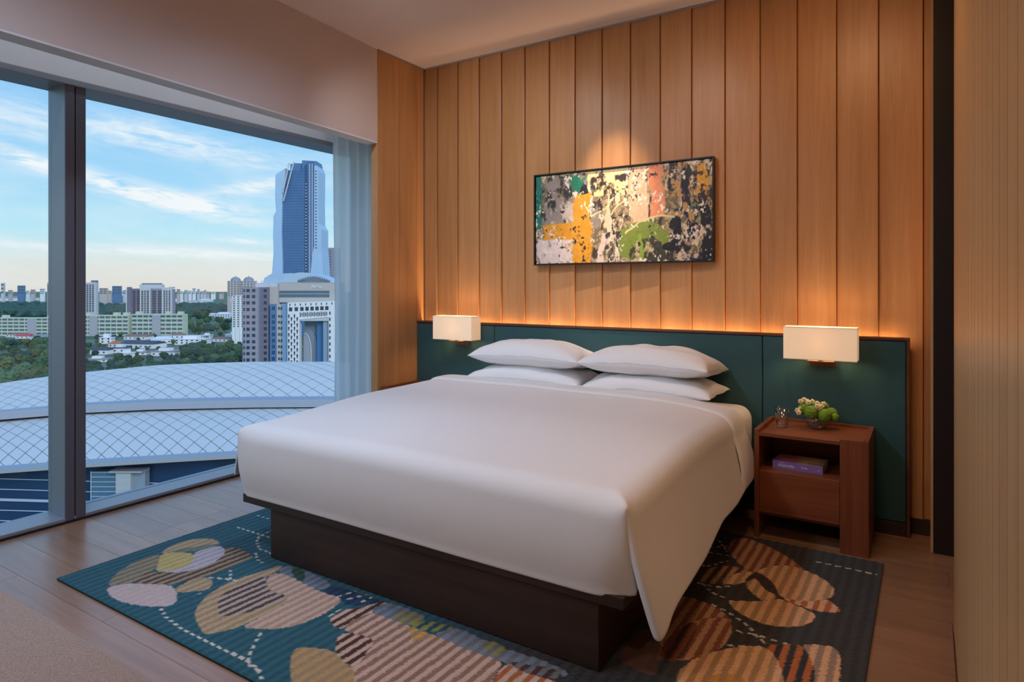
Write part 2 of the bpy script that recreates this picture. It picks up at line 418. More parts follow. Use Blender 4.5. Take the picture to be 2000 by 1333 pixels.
# ---- window: sill, head, mullions, panes
sill = bx('window_sill_frame', FRAME, None, XG - 0.05, -4.292, YB, 0.0, -0.02, 0.030, 0.003); sill.name = 'trim_4'; tag(sill, kind='structure')
gas = bx('trim_5', GASKET_SHADE, None, -4.293, -4.280, YB, 0.0, -0.012, 0.012); tag(gas, kind='structure')
head = bx('trim_6', FRAME, None, XG - 0.05, -4.268, YB, 0.0, 2.600, 2.634, 0.003); tag(head, kind='structure')
MULL = [(-2.543, -2.432), (-5.30, -5.19)]
edges = [0.0] + [v for m_ in MULL for v in (m_[1], m_[0])] + [YB]
n = 1
for k in range(0, len(edges), 2):
    y1, y0 = edges[k], edges[k + 1]
    wn = empty('window_%d' % n, (XG, (y0 + y1) / 2, 0.03)); tag(wn, kind='structure'); n += 1
    h = (y1 - y0) / 2
    MB().box(-0.008, 0.008, -h, h, 0.0, 2.585).obj('pane', GLASS, wn)
for k, (y0, y1) in enumerate(MULL):
    mu = empty('trim_%d' % (7 + k), (-4.29, (y0 + y1) / 2, 0.0)); tag(mu, kind='structure')
    ym = (y0 + y1) / 2
    MB().box(-0.225, -0.012, y0 - ym, y1 - ym, 0.0, 2.63).obj('mullion_body', FRAME, mu, bevel=0.002)
    MB().box(-0.012, 0.0, y0 - ym, -0.0065, 0.0, 2.634).obj('mullion_cover', FRAMED, mu, bevel=0.0015)
    MB().box(-0.012, -0.002, 0.0005, y1 - ym, 0.0, 2.634).obj('mullion_cover', FRAMED, mu, bevel=0.0015)
    MB().box(-0.012, -0.008, -0.0065, 0.0005, 0.0, 2.634).obj('gasket', GASKET_SHADE, mu)

# ---- right: dark jamb of the passage, boarded partition beside the camera
jm = bx('trim_9', BLACKF, None, 0.030, 0.22, -0.285, -0.03, 0.0, CEIL, 0.002); tag(jm, kind='structure')
jl = bx('trim_10', OAKR, None, 0.018, 0.0295, -0.275, -0.028, 0.0, CEIL); tag(jl, kind='structure')
wpan = bx('wall_right', plain('partition_core', srgb(52, 34, 24), 0.7), None, 0.100, 0.16, YB, -1.322, 0.0, CEIL); tag(wpan, kind='structure')
PWD = 0.1155
me = wedge(PWD, CEIL - 0.07, 0.0095, 0.0105, OAKR)
y = -1.320
pm = MB().box(-0.0105, 0.0, 0.0030, PWD - 0.0030, 0.0, CEIL - 0.07).mesh('partition_board', OAKR)
k = 0
while y - PWD > YB:
    o = link('partition_board', pm); o.location = (0.100, y - PWD, 0.07); o.parent = wpan; o.matrix_parent_inverse = wpan.matrix_basis.inverted()
    y -= PWD; k += 1
bb = bx('baseboard_right', WENGE, None, 0.088, 0.100, YB, -1.322, 0.0, 0.068); tag(bb, kind='structure')
st = bx('trim_11', plain('steel_edge', srgb(150, 146, 142), 0.3, metal=0.8), None, 0.0895, 0.100, -1.3215, -1.3165, 0.0, CEIL); tag(st, kind='structure')

# ---- recessed rings out of view, mostly for the added fill spots
for x, y in WALL_SPOTS + ROOM_FILLS:
    r = 0.035 if (x, y) in WALL_SPOTS else 0.05
    e = empty('recessed_downlight', (x, y, CEIL - 0.004))
    MB().lathe([(r, 0.004), (r + 0.012, 0.003), (r + 0.012, -0.004), (r, -0.004), (r - 0.004, 0.003), (r, 0.004)], 24).obj('trim_ring', PLASTER2, e, smooth=True)
    near = 'wall washer' if (x, y) in WALL_SPOTS else 'added room fill'
    tag(e, 'small round recessed ceiling %s downlight at %.1f m from window' % (near, x + 4.3), 'ceiling light', 'recessed ceiling downlights')

# ================================================================== FURNITURE
# ---- curtain
def make_curtain():
    t_ = empty('sheer_curtain', (-4.08, -0.35, 0.0))
    tag(t_, 'white sheer curtain gathered beside the wooden wall return', 'curtain')
    def sheet(name, x0, y0, y1, waves, amp, mat, ph):
        NY, NZ = 150, 14
        vs = []
        for j in range(NZ + 1):
            z = 0.012 + (3.0 - 0.012) * j / NZ
            for i in range(NY + 1):
                u = i / NY
                yy = y0 + (y1 - y0) * u
                a = amp * (0.75 + 0.35 * math.sin(3.1 * u + ph))
                xx = x0 + a * math.sin(2 * math.pi * waves * u + ph + 0.25 * math.sin(2.2 * z + 5 * u)) + 0.008 * math.sin(1.3 * z + 9 * u)
                yy += 0.006 * math.sin(1.7 * z + 12 * u) - 0.012 * (1 - z / 3.0) * (1 - u)
                vs.append((xx, yy, z))
        fs = [(j * (NY + 1) + i, j * (NY + 1) + i + 1, (j + 1) * (NY + 1) + i + 1, (j + 1) * (NY + 1) + i) for j in range(NZ) for i in range(NY)]
        return MB().add(vs, fs).obj(name, mat, t_, smooth=True, fix=False)
    m, t = newmat('sheer_voile')
    c = t.n('ShaderNodeTexCoord'); nz = t.n('ShaderNodeTexNoise'); nz.inputs['Scale'].default_value = 300; t.l(c.outputs['Object'], nz.inputs['Vector'])
    d = t.n('ShaderNodeBsdfDiffuse'); d.inputs[0].default_value = (0.92, 0.93, 0.94, 1)
    tl = t.n('ShaderNodeBsdfTranslucent'); tl.inputs[0].default_value = (0.98, 0.99, 1.0, 1)
    a = t.n('ShaderNodeMixShader'); a.inputs[0].default_value = 0.88; t.l(d.outputs[0], a.inputs[1]); t.l(tl.outputs[0], a.inputs[2])
    tp = t.n('ShaderNodeBsdfTransparent')
    b = t.n('ShaderNodeMixShader'); t.l(t.m('ADD', t.m('MULTIPLY', nz.outputs[0], 0.10), 0.04), b.inputs[0]); t.l(a.outputs[0], b.inputs[1]); t.l(tp.outputs[0], b.inputs[2])
    finish(t, b.outputs[0])
    sheet('voile', -0.03, -0.30, 0.31, 5.5, 0.022, m, 0.4)
    #sheet('voile', 0.055, -0.24, 0.31, 6.5, 0.024, m, 2.0)
    MB().box(-0.07, 0.09, -0.30, 0.32, 3.0, 3.02).obj('curtain_track', FRAME, t_)
make_curtain()

# ---- headboard
hb = empty('headboard', (-1.88, -0.07, 0.0))
tag(hb, 'long low headboard in three green leather panels with walnut edging', 'headboard')
HBX = -1.88
HB0, HB1 = -3.675, -0.078
MB().box(HB0 - HBX, HB1 - HBX, -0.005, 0.022, 0.02, 1.095).obj('backing_board', WENGE, hb)
MB().box(HB0 - HBX, HB1 - HBX, -0.048, 0.022, 1.098, 1.114).obj('top_cap', CAPW, hb, bevel=0.002)
MB().box(HB1 - HBX - 0.016, HB1 - HBX, -0.048, 0.022, 0.0, 1.098).obj('side_edge', CAPW, hb, bevel=0.002)
MB().box(HB0 - HBX, HB1 - HBX - 0.016, -0.042, 0.0, 0.0, 0.075).obj('plinth_rail', WENGE, hb, bevel=0.002)
for a, b in ((HB0, -2.879), (-2.876, -0.862), (-0.859, HB1 - 0.018)):
    MB().box(a - HBX, b - HBX, -0.040, -0.005, 0.078, 1.096).obj('leather_panel', GREENL, hb, bevel=0.007, seg=3)
# LED tape in the gap behind the headboard
led = bx('led_strip', LED, None, -3.60, -0.14, -0.046, -0.038, 1.030, 1.0315)
tag(led, 'thin warm led light strip hidden behind the headboard top', 'led strip')
def area(name, loc, sx, sy, watt, col, rot):
    d = bpy.data.lights.new(name, 'AREA'); d.shape = 'RECTANGLE'; d.size = sx; d.size_y = sy; d.energy = watt; d.color = col
    o = bpy.data.objects.new(name, d); COL.objects.link(o); o.location = loc; o.rotation_euler = rot
    return o
area('led_strip_light', (-1.87, -0.034, 1.036), 3.46, 0.020, LED_W, (1.0, 0.60, 0.30), (R(180), 0, 0))

# glowing strip and light added to brighten the curtain and window head
cv = bx('pocket_fill_strip', emitter('cool_fill_glow', (0.80, 0.90, 1.0), 3.0), None, -3.935, -3.925, YB + 0.1, -0.1, 3.276, 3.279)
tag(cv, 'cool glowing strip added in the curtain pocket to brighten the curtain', 'led strip')
area('pocket_fill_light', (-3.93, (YB - 0.1) / 2, 3.27), 0.03, abs(YB) - 0.3, POCKET_FILL_W, (0.62, 0.80, 1.0), (0, 0, 0))

# ---- wall lamps with box shades
def shade_mat():
    m, t = newmat('lamp_shade_linen')
    c = t.n('ShaderNodeTexCoord'); nz = t.n('ShaderNodeTexNoise'); nz.inputs['Scale'].default_value = 260; t.l(c.outputs['Object'], nz.inputs['Vector'])
    col = t.mix(nz.outputs[0], srgb(250, 232, 206), srgb(244, 222, 190))
    d = t.n('ShaderNodeBsdfDiffuse'); t.l(col, d.inputs[0])
    tl = t.n('ShaderNodeBsdfTranslucent'); t.l(col, tl.inputs[0])
    mx = t.n('ShaderNodeMixShader'); mx.inputs[0].default_value = 0.10; t.l(d.outputs[0], mx.inputs[1]); t.l(tl.outputs[0], mx.inputs[2])
    e = t.n('ShaderNodeEmission'); e.inputs[0].default_value = (1.0, 0.78, 0.54, 1); e.inputs[1].default_value = SHADE_E
    ad = t.n('ShaderNodeAddShader'); t.l(mx.outputs[0], ad.inputs[0]); t.l(e.outputs[0], ad.inputs[1])
    finish(t, ad.outputs[0])
    return m
SHADE = shade_mat()
def wall_lamp(x0, label):
    W_, Dp, Hh = 0.385, 0.125, 0.190
    t_ = empty('wall_lamp', (x0 + W_ / 2, -0.265, 0.978))
    tag(t_, label, 'lamp', 'pair of box wall lamps on the headboard')
    w2 = W_ / 2; th = 0.002
    m = MB()
    m.box(-w2, w2, 0.0, th, 0, Hh).box(-w2, w2, Dp - th, Dp, 0, Hh).box(-w2, -w2 + th, th, Dp - th, 0, Hh).box(w2 - th, w2, th, Dp - th, 0, Hh)
    m.obj('lamp_shade', SHADE, t_)
    sh = t_.children[0]
    r = MB()
    for z in (0.0, Hh - 0.004):
        r.box(-w2 - 0.001, w2 + 0.001, -0.001, 0.0005, z, z + 0.004).box(-w2 - 0.001, w2 + 0.001, Dp - 0.0005, Dp + 0.001, z, z + 0.004)
        r.box(-w2 - 0.001, -w2 + 0.0005, 0, Dp, z, z + 0.004).box(w2 - 0.0005, w2 + 0.001, 0, Dp, z, z + 0.004)
    r.obj('shade_piping', plain('cream_piping', srgb(236, 214, 180), 0.8) if 'cream_piping' not in MATS else MATS['cream_piping'], sh)
    MB().box(-0.07, 0.07, 0.05, 0.157, -0.016, -0.008).obj('bracket_arm', BRONZE, t_, bevel=0.001)
    MB().box(-0.07, 0.07, 0.146, 0.157, -0.05, 0.09).obj('wall_plate', BRONZE, t_, bevel=0.001)
    MB().tube((0, 0.062, -0.008), (0, 0.062, 0.05), 0.014, 12).obj('lamp_holder', BRONZE, t_)
    bulb = MB().ico((0, 0.062, 0.085), 0.026, 2).obj('bulb', emitter('warm_bulb', (1.0, 0.66, 0.36), 6.0) if 'warm_bulb' not in MATS else MATS['warm_bulb'], t_, smooth=True)
    for dxx in (0.0,):
        d = bpy.data.lights.new('lamp_bulb_light', 'POINT'); d.energy = LAMP_W; d.color = (1.0, 0.74, 0.48); d.shadow_soft_size = 0.055
        o = bpy.data.objects.new('lamp_bulb_light', d); COL.objects.link(o); o.location = (x0 + w2 + dxx, -0.203, 1.07)
wall_lamp(-3.374, 'cream box-shaped wall lamp on the headboard nearest the curtain')
wall_lamp(-0.712, 'cream box-shaped wall lamp above the nightstand with the flowers')

# ---- bedside tables
def nightstand(xl, mirror, label):
    """0.565 wide; wide post on the side away from the bed"""
    W_, D_, H_ = 0.565, 0.428, 0.604
    t_ = empty('nightstand', (xl + W_ / 2, -0.3385, 0.0))
    tag(t_, label, 'nightstand', 'pair of walnut bedside tables')
    def b(name, x0, x1, y0, y1, z0, z1, mat=WALNUT, par=None, bev=0.0015):
        x0 -= W_ / 2; x1 -= W_ / 2
        if mirror: x0, x1 = -x1, -x0
        return MB().box(x0, x1, y0, y1, z0, z1).obj(name, mat, par or t_, bevel=bev)
    f, r = -D_ / 2, D_ / 2
    b('side_panel', 0.0, 0.026, f, r, 0.0, H_)
    b('side_panel', W_ - 0.026, W_, f + 0.02, r, 0.0, H_)
    b('front_post', 0.431, W_, f, f + 0.0195, 0.0, H_ - 0.004)
    b('post_inner_panel', 0.431, 0.450, f + 0.02, r - 0.016, 0.12, 0.572)
    b('table_top', 0.0262, W_ - 0.0262, f + 0.004, r - 0.0155, 0.573, 0.586, WALNUTX)
    b('top_front_edge', 0.0262, 0.4308, f, f + 0.0038, 0.568, 0.588, WALNUTX)
    b('rear_rim', 0.0262, W_ - 0.0262, r - 0.015, r, 0.12, H_, WALNUTX)
    b('shelf', 0.0262, 0.4308, f + 0.006, r - 0.0155, 0.366, 0.380, WALNUTX)
    b('bottom_panel', 0.0262, 0.4308, f + 0.022, r - 0.0155, 0.128, 0.142, WALNUTX)
    b('drawer_front', 0.0275, 0.4295, f + 0.001, f + 0.020, 0.146, 0.376, WALNUTX)
    return t_
nightstand(-0.815, False, 'walnut nightstand with open shelf holding a purple book')
nightstand(-3.668, True, 'walnut nightstand mostly hidden behind the bed near the curtain')

# ---- glass tumbler
CLEAR, t = newmat('clear_drinking_glass')
gb = t.n('ShaderNodeBsdfPrincipled'); gb.inputs['Transmission Weight'].default_value = 1.0; gb.inputs['Roughness'].default_value = 0.03; gb.inputs['IOR'].default_value = 1.45
c = t.n('ShaderNodeTexCoord'); nz = t.n('ShaderNodeTexNoise'); nz.inputs['Scale'].default_value = 8; t.l(c.outputs['Object'], nz.inputs['Vector'])
t.l(t.mix(nz.outputs[0], (0.97, 0.98, 0.98), (0.93, 0.95, 0.95)), gb.inputs['Base Color']); finish(t, gb.outputs[0])
THIN = pane_glass('thin_clear_glass', (0.94, 0.95, 0.95), refl=4.0, ior=1.5)
def tumbler():
    seg = 40; prof = [(0.0, 0.0), (0.027, 0.0), (0.030, 0.003), (0.041, 0.112), (0.0395, 0.1135), (0.038, 0.112), (0.0285, 0.016), (0.0, 0.014)]
    vs = []
    n_ = len(prof)
    for k in range(seg):
        a = 2 * math.pi * k / seg
        for i, (r, z) in enumerate(prof):
            rr = r * (1 + (0.022 if (k % 4 < 2) else -0.022) * (1.0 if i in (2,) else 0.25 if i == 3 else 0.0))
            vs.append((rr * math.cos(a), rr * math.sin(a), z))
    fs = [(k * n_ + i, ((k + 1) % seg) * n_ + i, ((k + 1) % seg) * n_ + i + 1, k * n_ + i + 1) for k in range(seg) for i in range(n_ - 1)]
    o = MB().add(vs, fs).obj('drinking_glass', THIN, None, smooth=True, loc=(-0.708, -0.335, 0.5862))
    tag(o, 'clear fluted drinking glass standing on the nightstand', 'glass')
tumbler()

# ---- bowl of green flowers
def flower_bowl():
    t_ = empty('flower_bowl', (-0.535, -0.262, 0.5862))
    tag(t_, 'glass bowl arrangement of green pompon blooms and small cream flowers', 'flowers')
    prof = [(0.0, 0.0), (0.030, 0.0), (0.046, 0.010), (0.062, 0.034), (0.065, 0.052), (0.060, 0.066), (0.058, 0.066), (0.062, 0.052), (0.058, 0.034), (0.042, 0.014), (0.0, 0.006)]
    MB().lathe(prof, 36).obj('bowl', THIN, t_, smooth=True)
    peb = plain('river_pebbles', srgb(120, 96, 78), 0.6, var=0.3, scale=60)
    rg = random.Random(5)
    for k in range(16):
        a = rg.uniform(0, 6.28); rr = rg.uniform(0.008, 0.036); z = rg.uniform(0.020, 0.034)
        MB().ico((rr * math.cos(a), rr * math.sin(a), z), rg.uniform(0.008, 0.011), 1, 0.3, (1, 1, 0.8), k).obj('pebble', peb, t_, smooth=True)
    pom = plain('green_pompon_bloom', srgb(108, 142, 30), 0.8, var=0.35, scale=160, bump=0.6, bscale=300)
    crm = plain('cream_petals', srgb(238, 222, 176), 0.7, var=0.1, scale=80)
    yel = plain('yellow_flower_centre', srgb(200, 160, 60), 0.7)
    stm = plain('flower_stem', srgb(86, 120, 40), 0.7)
    def bloom(x, y, z, r, k):
        bm = bmesh.new(); bmesh.ops.create_icosphere(bm, subdivisions=3, radius=r)
        for v in bm.verts:
            v.co *= 1 + 0.10 * rg.random()
            v.co += Vector((x, y, z))
        me = bpy.data.meshes.new('pompon'); bm.to_mesh(me); bm.free(); me.materials.append(pom)
        o = link('pompon', me, t_)
        MB().tube((x * 0.3, y * 0.3, 0.03), (x, y, z - r * 0.7), 0.002, 6).obj('stem', stm, o)
    for k, (x, y, z, r) in enumerate(((-0.020, -0.040, 0.096, 0.037), (0.048, -0.030, 0.084, 0.037), (0.076, 0.016, 0.088, 0.034), (0.030, 0.040, 0.112, 0.036),
                                      (-0.066, -0.004, 0.108, 0.030), (0.010, 0.004, 0.118, 0.032), (0.098, -0.012, 0.076, 0.022))):
        bloom(x, y, z, r, k)
    for k, (x, y, z) in enumerate(((-0.080, -0.018, 0.150), (-0.064, 0.000, 0.158), (-0.040, -0.015, 0.146), (-0.020, 0.000, 0.152), (0.008, -0.015, 0.146), (0.030, -0.022, 0.132), (0.020, -0.040, 0.126),
                                   (-0.096, -0.030, 0.098), (-0.086, -0.045, 0.088), (-0.078, -0.024, 0.108), (0.040, 0.000, 0.144), (0.012, -0.045, 0.134), (-0.050, 0.010, 0.150))):
        fl = MB()
        for p in range(5):
            a = 2 * math.pi * p / 5 + k
            fl.ico((x + 0.008 * math.cos(a), y - 0.002, z + 0.008 * math.sin(a)), 0.0085, 1, 0.0, (1, 0.8, 1))
        o = fl.obj('small_flower', crm, t_, smooth=True)
        MB().ico((x, y - 0.010, z), 0.004, 1).obj('flower_centre', yel, o, smooth=True)
        MB().tube((x * 0.4, y * 0.4, 0.06), (x, y, z - 0.003), 0.0012, 5).obj('stem', stm, o)
flower_bowl()

# ---- book on the shelf
def book():
    t_ = empty('book', (-0.600, -0.375, 0.3802), R(-3))
    tag(t_, 'thick purple paperback book lying on the nightstand shelf', 'book')
    m, t = newmat('book_cover_print')
    c = t.n('ShaderNodeTexCoord'); s = t.n('ShaderNodeSeparateXYZ'); t.l(c.outputs['Object'], s.inputs[0])
    nz = t.n('ShaderNodeTexNoise'); nz.inputs['Scale'].default_value = 14; nz.inputs['Detail'].default_value = 4; t.l(c.outputs['Object'], nz.inputs['Vector'])
    pic = t.ramp(t.m('ADD', t.m('MULTIPLY', nz.outputs[0], 0.5), t.m('ADD', t.m('MULTIPLY', s.outputs[0], 1.6), 0.25)), [(0.2, srgb(150, 70, 120)), (0.45, srgb(214, 120, 120)), (0.6, srgb(230, 190, 120)), (0.85, srgb(110, 80, 130))])
    top = t.m('GREATER_THAN', s.outputs[2], 0.0405)
    col = t.mix(top, srgb(138, 112, 176), pic)
    b = t.n('ShaderNodeBsdfPrincipled'); t.l(col, b.inputs['Base Color']); b.inputs['Roughness'].default_value = 0.35
    finish(t, b.outputs[0])
    pages = plain('paper_pages', srgb(226, 214, 196), 0.9, var=0.05)
    w2, d2, h = 0.130, 0.095, 0.040
    MB().box(-w2, w2, -d2, d2, h, h + 0.0015).box(-w2, w2, -d2, d2, 0, 0.0015).box(-w2, w2, -d2, -d2 + 0.0015, 0.0015, h).obj('cover', m, t_)
    MB().box(-w2 + 0.003, w2 - 0.003, -d2 + 0.002, d2 - 0.003, 0.0016, h - 0.0001).obj('page_block', pages, t_)
    ink = plain('white_lettering', srgb(240, 236, 244), 0.5)
    def text(s_, x, z, size):
        cu = bpy.data.curves.new('lettering', 'FONT'); cu.body = s_; cu.size = size; cu.extrude = 0.0002
        o = bpy.data.objects.new('tmp', cu); COL.objects.link(o)
        dg = bpy.context.evaluated_depsgraph_get(); me = bpy.data.meshes.new_from_object(o.evaluated_get(dg))
        bpy.data.objects.remove(o)
        me.materials.append(ink)
        q = link('lettering', me, t_); q.location = (x, -d2 - 0.0004, z); q.rotation_euler = (R(90), 0, 0)
    text('Australia', -0.100, 0.012, 0.024)
    text('TRAVEL', -0.090, 0.030, 0.007)
    text('Guide', 0.020, 0.016, 0.014)
    text('o', 0.105, 0.014, 0.016)
book()

# ---- framed abstract painting
def painting():
    x0, x1, z0, z1 = -2.537, -1.171, 1.565, 2.258
    cx, cz = (x0 + x1) / 2, (z0 + z1) / 2
    t_ = empty('framed_painting', (cx, -0.030, z0))
    tag(t_, 'wide abstract painting in a thin black frame above the bed', 'painting')
    Wd, Hd = x1 - x0, z1 - z0
    fw_, dp = 0.010, 0.045
    for (a, b, c_, d_) in ((-Wd / 2, Wd / 2, 0, fw_), (-Wd / 2, Wd / 2, Hd - fw_, Hd)):
        MB().box(a, b, -dp, 0.0, c_, d_).obj('frame_rail', BLACKP, t_, bevel=0.001)
    for (a, b) in ((-Wd / 2, -Wd / 2 + fw_), (Wd / 2 - fw_, Wd / 2)):
        MB().box(a, b, -dp, 0.0, fw_, Hd - fw_).obj('frame_stile', BLACKP, t_, bevel=0.001)
    MB().box(-Wd / 2 + fw_, Wd / 2 - fw_, -0.012, 0.0, fw_, Hd - fw_).obj('backing', BLACKP, t_)
    # canvas, paint colours computed stroke by stroke
    NX, NZ = 620, 310
    rs = np.random.RandomState(11)
    def vnoise(nx, nz, ox=0):
        g = rs.rand(nz + 2, nx + 2)
        xs = np.linspace(0, nx - 1e-6, NX + 1); zs = np.linspace(0, nz - 1e-6, NZ + 1)
        xi = xs.astype(int); zi = zs.astype(int); xf = xs - xi; zf = zs - zi
        xf = xf * xf * (3 - 2 * xf); zf = zf * zf * (3 - 2 * zf)
        a = g[zi][:, xi]; b = g[zi][:, xi + 1]; c_ = g[zi + 1][:, xi]; d_ = g[zi + 1][:, xi + 1]
        return (a * (1 - xf) + b * xf) * (1 - zf)[:, None] + (c_ * (1 - xf) + d_ * xf) * zf[:, None]
    def fb(nx, nz, octv=4, pers=0.55):
        s = 0; amp = 1; tot_ = 0
        for k in range(octv):
            s = s + amp * vnoise(int(nx * 2 ** k), int(nz * 2 ** k)); tot_ += amp; amp *= pers
        return s / tot_
    U, V = np.meshgrid(np.linspace(0, 1, NX + 1), np.linspace(1, 0, NZ + 1))   # V: 0 top
    V = V[::-1]; V = 1 - V                                                      # row 0 = bottom -> V from 1 (bottom) .. 0 (top)
    C = lambda r, g, b: np.array(srgb(r, g, b))
    img = np.zeros((NZ + 1, NX + 1, 3)) + C(120, 104, 72)
    def lay(mask, col, soft=0.04, thr=0.5):
        a = np.clip((mask - thr) / soft + 0.5, 0, 1)[..., None]
        img[:] = img * (1 - a) + C(*col) * a
    drip = lambda: fb(26, 5, 4)       # vertical strokes
    spk = lambda: fb(60, 34, 3, 0.7)
    wob = (fb(10, 6, 3) - 0.5)
    u = U + 0.05 * wob; v = V + 0.05 * (fb(10, 6, 3) - 0.5)
    box_ = lambda a, b, c_, d_, s=0.02: np.minimum(np.minimum((u - a) / s, (b - u) / s), np.minimum((v - c_) / s, (d_ - v) / s)).clip(-1, 1) * 0.5 + 0.5
    ell = lambda cx_, cy_, rx, ry, s=0.3: (((1 - ((u - cx_) / rx) ** 2 - ((v - cy_) / ry) ** 2) / s).clip(-1, 1)) * 0.5 + 0.5
    lay(0.35 * drip() + 0.65 * spk(), (176, 150, 112), 0.06, 0.52)
    lay(fb(40, 9, 4), (226, 200, 164), 0.05, 0.55)
    lay(fb(34, 8, 4), (66, 52, 44), 0.05, 0.63)
    lay(box_(0.0, 0.40, 0.0, 0.62) * (0.75 + 0.5 * fb(30, 7)), (50, 46, 42), 0.1, 0.95)
    lay(box_(0.0, 0.40, 0.0, 0.66) * (0.5 + 0.8 * fb(36, 9)), (150, 134, 122), 0.1, 0.90)
    lay(box_(0.08, 0.36, 0.30, 0.62) * (0.5 + 0.8 * fb(16, 7)), (206, 184, 170), 0.1, 0.92)
    lay(box_(-0.1, 0.055, -0.1, 0.62) * (0.6 + 0.8 * fb(30, 5)), (16, 112, 92), 0.1, 0.80)
    lay(box_(0.20, 0.34, -0.1, 0.30) * (0.5 + 0.9 * fb(34, 7)), (26, 116, 84), 0.1, 0.92)
    lay(box_(0.31, 0.56, -0.1, 0.30) * (0.5 + 0.9 * fb(34, 8)), (240, 212, 146), 0.1, 0.86)
    lay(box_(0.33, 0.58, 0.05, 0.34) * (0.5 + 0.9 * fb(28, 10)), (54, 40, 36), 0.08, 1.02)
    lay(box_(0.55, 0.68, -0.1, 0.72) * (0.6 + 0.7 * fb(26, 5)), (224, 180, 140), 0.1, 0.84)
    lay(box_(0.665, 0.765, -0.1, 0.56) * (0.8 + 0.4 * fb(26, 5)), (226, 142, 98), 0.1, 0.82)
    lay(box_(0.765, 1.1, -0.1, 1.1) * (0.5 + 0.9 * fb(24, 8)), (46, 38, 42), 0.1, 0.96)
    lay(box_(0.74, 1.1, -0.1, 0.62) * (0.4 + 1.0 * fb(30, 9)), (196, 152, 90), 0.1, 1.0)
    lay(box_(0.915, 0.985, 0.02, 0.40) * (0.7 + 0.6 * fb(30, 8)), (218, 156, 40), 0.1, 0.92)
    lay(box_(0.84, 0.87, 0.12, 0.46) * (0.7 + 0.6 * fb(30, 8)), (206, 136, 60), 0.1, 0.92)
    lay(box_(0.86, 1.0, 0.40, 0.70) * (0.4 + 1.0 * fb(30, 9)), (120, 140, 86), 0.1, 1.02)
    lay(box_(0.0, 0.34, 0.72, 1.1) * (0.6 + 0.7 * fb(34, 10)), (222, 200, 190), 0.1, 0.80)
    lay(box_(0.36, 0.56, 0.66, 1.1) * (0.5 + 0.9 * fb(30, 12)), (226, 200, 178), 0.1, 0.94)
    lay(box_(0.40, 0.78, 0.66, 1.1) * (0.5 + 0.9 * fb(34, 9)), (60, 52, 44), 0.1, 1.02)
    # green arc
    arc = ell(0.645, 0.80, 0.155, 0.24)
    lay(arc * (0.75 + 0.45 * fb(24, 12)), (122, 136, 50), 0.1, 0.70)
    lay(ell(0.67, 0.98, 0.125, 0.26) * (0.6 + 0.8 * fb(30, 8)), (62, 58, 44), 0.1, 0.86)
    lay(ell(0.67, 1.0, 0.13, 0.28) * (0.4 + 1.0 * fb(36, 9)), (190, 170, 120), 0.1, 1.0)
    lay(box_(0.60, 0.65, 0.70, 1.0) * (0.6 + 0.8 * fb(30, 8)), (132, 156, 56), 0.1, 0.92)
    # black stencil blobs at right
    for (cx_, cy_, rx, ry) in ((0.83, 0.74, 0.025, 0.16), (0.815, 0.62, 0.035, 0.07), (0.80, 0.86, 0.05, 0.05), (0.915, 0.70, 0.035, 0.09), (0.97, 0.56, 0.03, 0.12), (0.98, 0.88, 0.03, 0.12), (0.95, 0.42, 0.02, 0.1), (0.87, 0.2, 0.02, 0.14), (0.30, 0.28, 0.03, 0.16)):
        lay(ell(cx_, cy_, rx, ry) * (0.85 + 0.3 * fb(20, 12)), (30, 24, 30), 0.08, 0.6)
    lay(box_(0.80, 1.02, 0.60, 1.02) * (0.45 + 1.0 * fb(40, 18)), (214, 186, 166), 0.1, 1.08)
    # ochre block
    lay(box_(0.235, 0.345, 0.24, 1.1, 0.03) * (0.9 + 0.2 * fb(30, 10)), (222, 150, 34), 0.2, 0.50)
    lay(box_(0.015, 0.345, 0.53, 0.76, 0.05) * (0.8 + 0.4 * fb(16, 12)), (222, 150, 34), 0.1, 0.72)
    lay(box_(0.20, 0.345, 0.42, 1.0, 0.05) * (0.7 + 0.6 * fb(24, 12)), (226, 154, 38), 0.1, 0.86)
    lay(box_(0.16, 0.27, 0.76, 0.92) * (0.6 + 0.7 * fb(30, 12)), (196, 150, 80), 0.1, 0.95)
    # cream scratched lines
    for pts in (((0.35, 0.50), (0.44, 0.40), (0.52, 0.20), (0.58, 0.24)), ((0.42, 0.62), (0.48, 0.45), (0.55, 0.33)), ((0.55, 0.70), (0.62, 0.58), (0.72, 0.54), (0.80, 0.56))):
        for (ax, ay), (bx_, by_) in zip(pts, pts[1:]):
            dx_, dy_ = (bx_ - ax) * 2, by_ - ay; L2 = dx_ * dx_ + dy_ * dy_
            tt = (((u - ax) * 2 * dx_ + (v - ay) * dy_) / L2).clip(0, 1)
            dd = np.hypot((u - ax) * 2 - tt * dx_, v - ay - tt * dy_)
            lay((0.016 - dd) / 0.016 * (0.5 + fb(40, 20)), (214, 200, 140), 0.2, 0.4)
    # fine flecks
    lay(0.5 * fb(110, 40, 3) + 0.5 * fb(20, 8, 2), (236, 220, 196), 0.04, 0.66)
    lay(0.5 * fb(100, 40, 3) + 0.5 * fb(20, 8, 2), (52, 42, 40), 0.04, 0.67)
    img *= 1.15
    img *= (0.86 + 0.28 * fb(90, 20, 3))[..., None]
    hw, hh = Wd / 2 - fw_ - 0.003, Hd - 2 * fw_ - 0.006
    xs = np.linspace(-hw, hw, NX + 1); zs = np.linspace(fw_ + 0.003, fw_ + 0.003 + hh, NZ + 1)
    XX, ZZ = np.meshgrid(xs, zs)
    YY = np.full_like(XX, -0.030) - 0.0012 * fb(80, 40, 2)
    vs = np.stack([XX, YY, ZZ], -1).reshape(-1, 3)
    i = np.arange(NZ)[:, None] * (NX + 1) + np.arange(NX)[None, :]
    fs = np.stack([i, i + 1, i + NX + 2, i + NX + 1], -1).reshape(-1, 4)
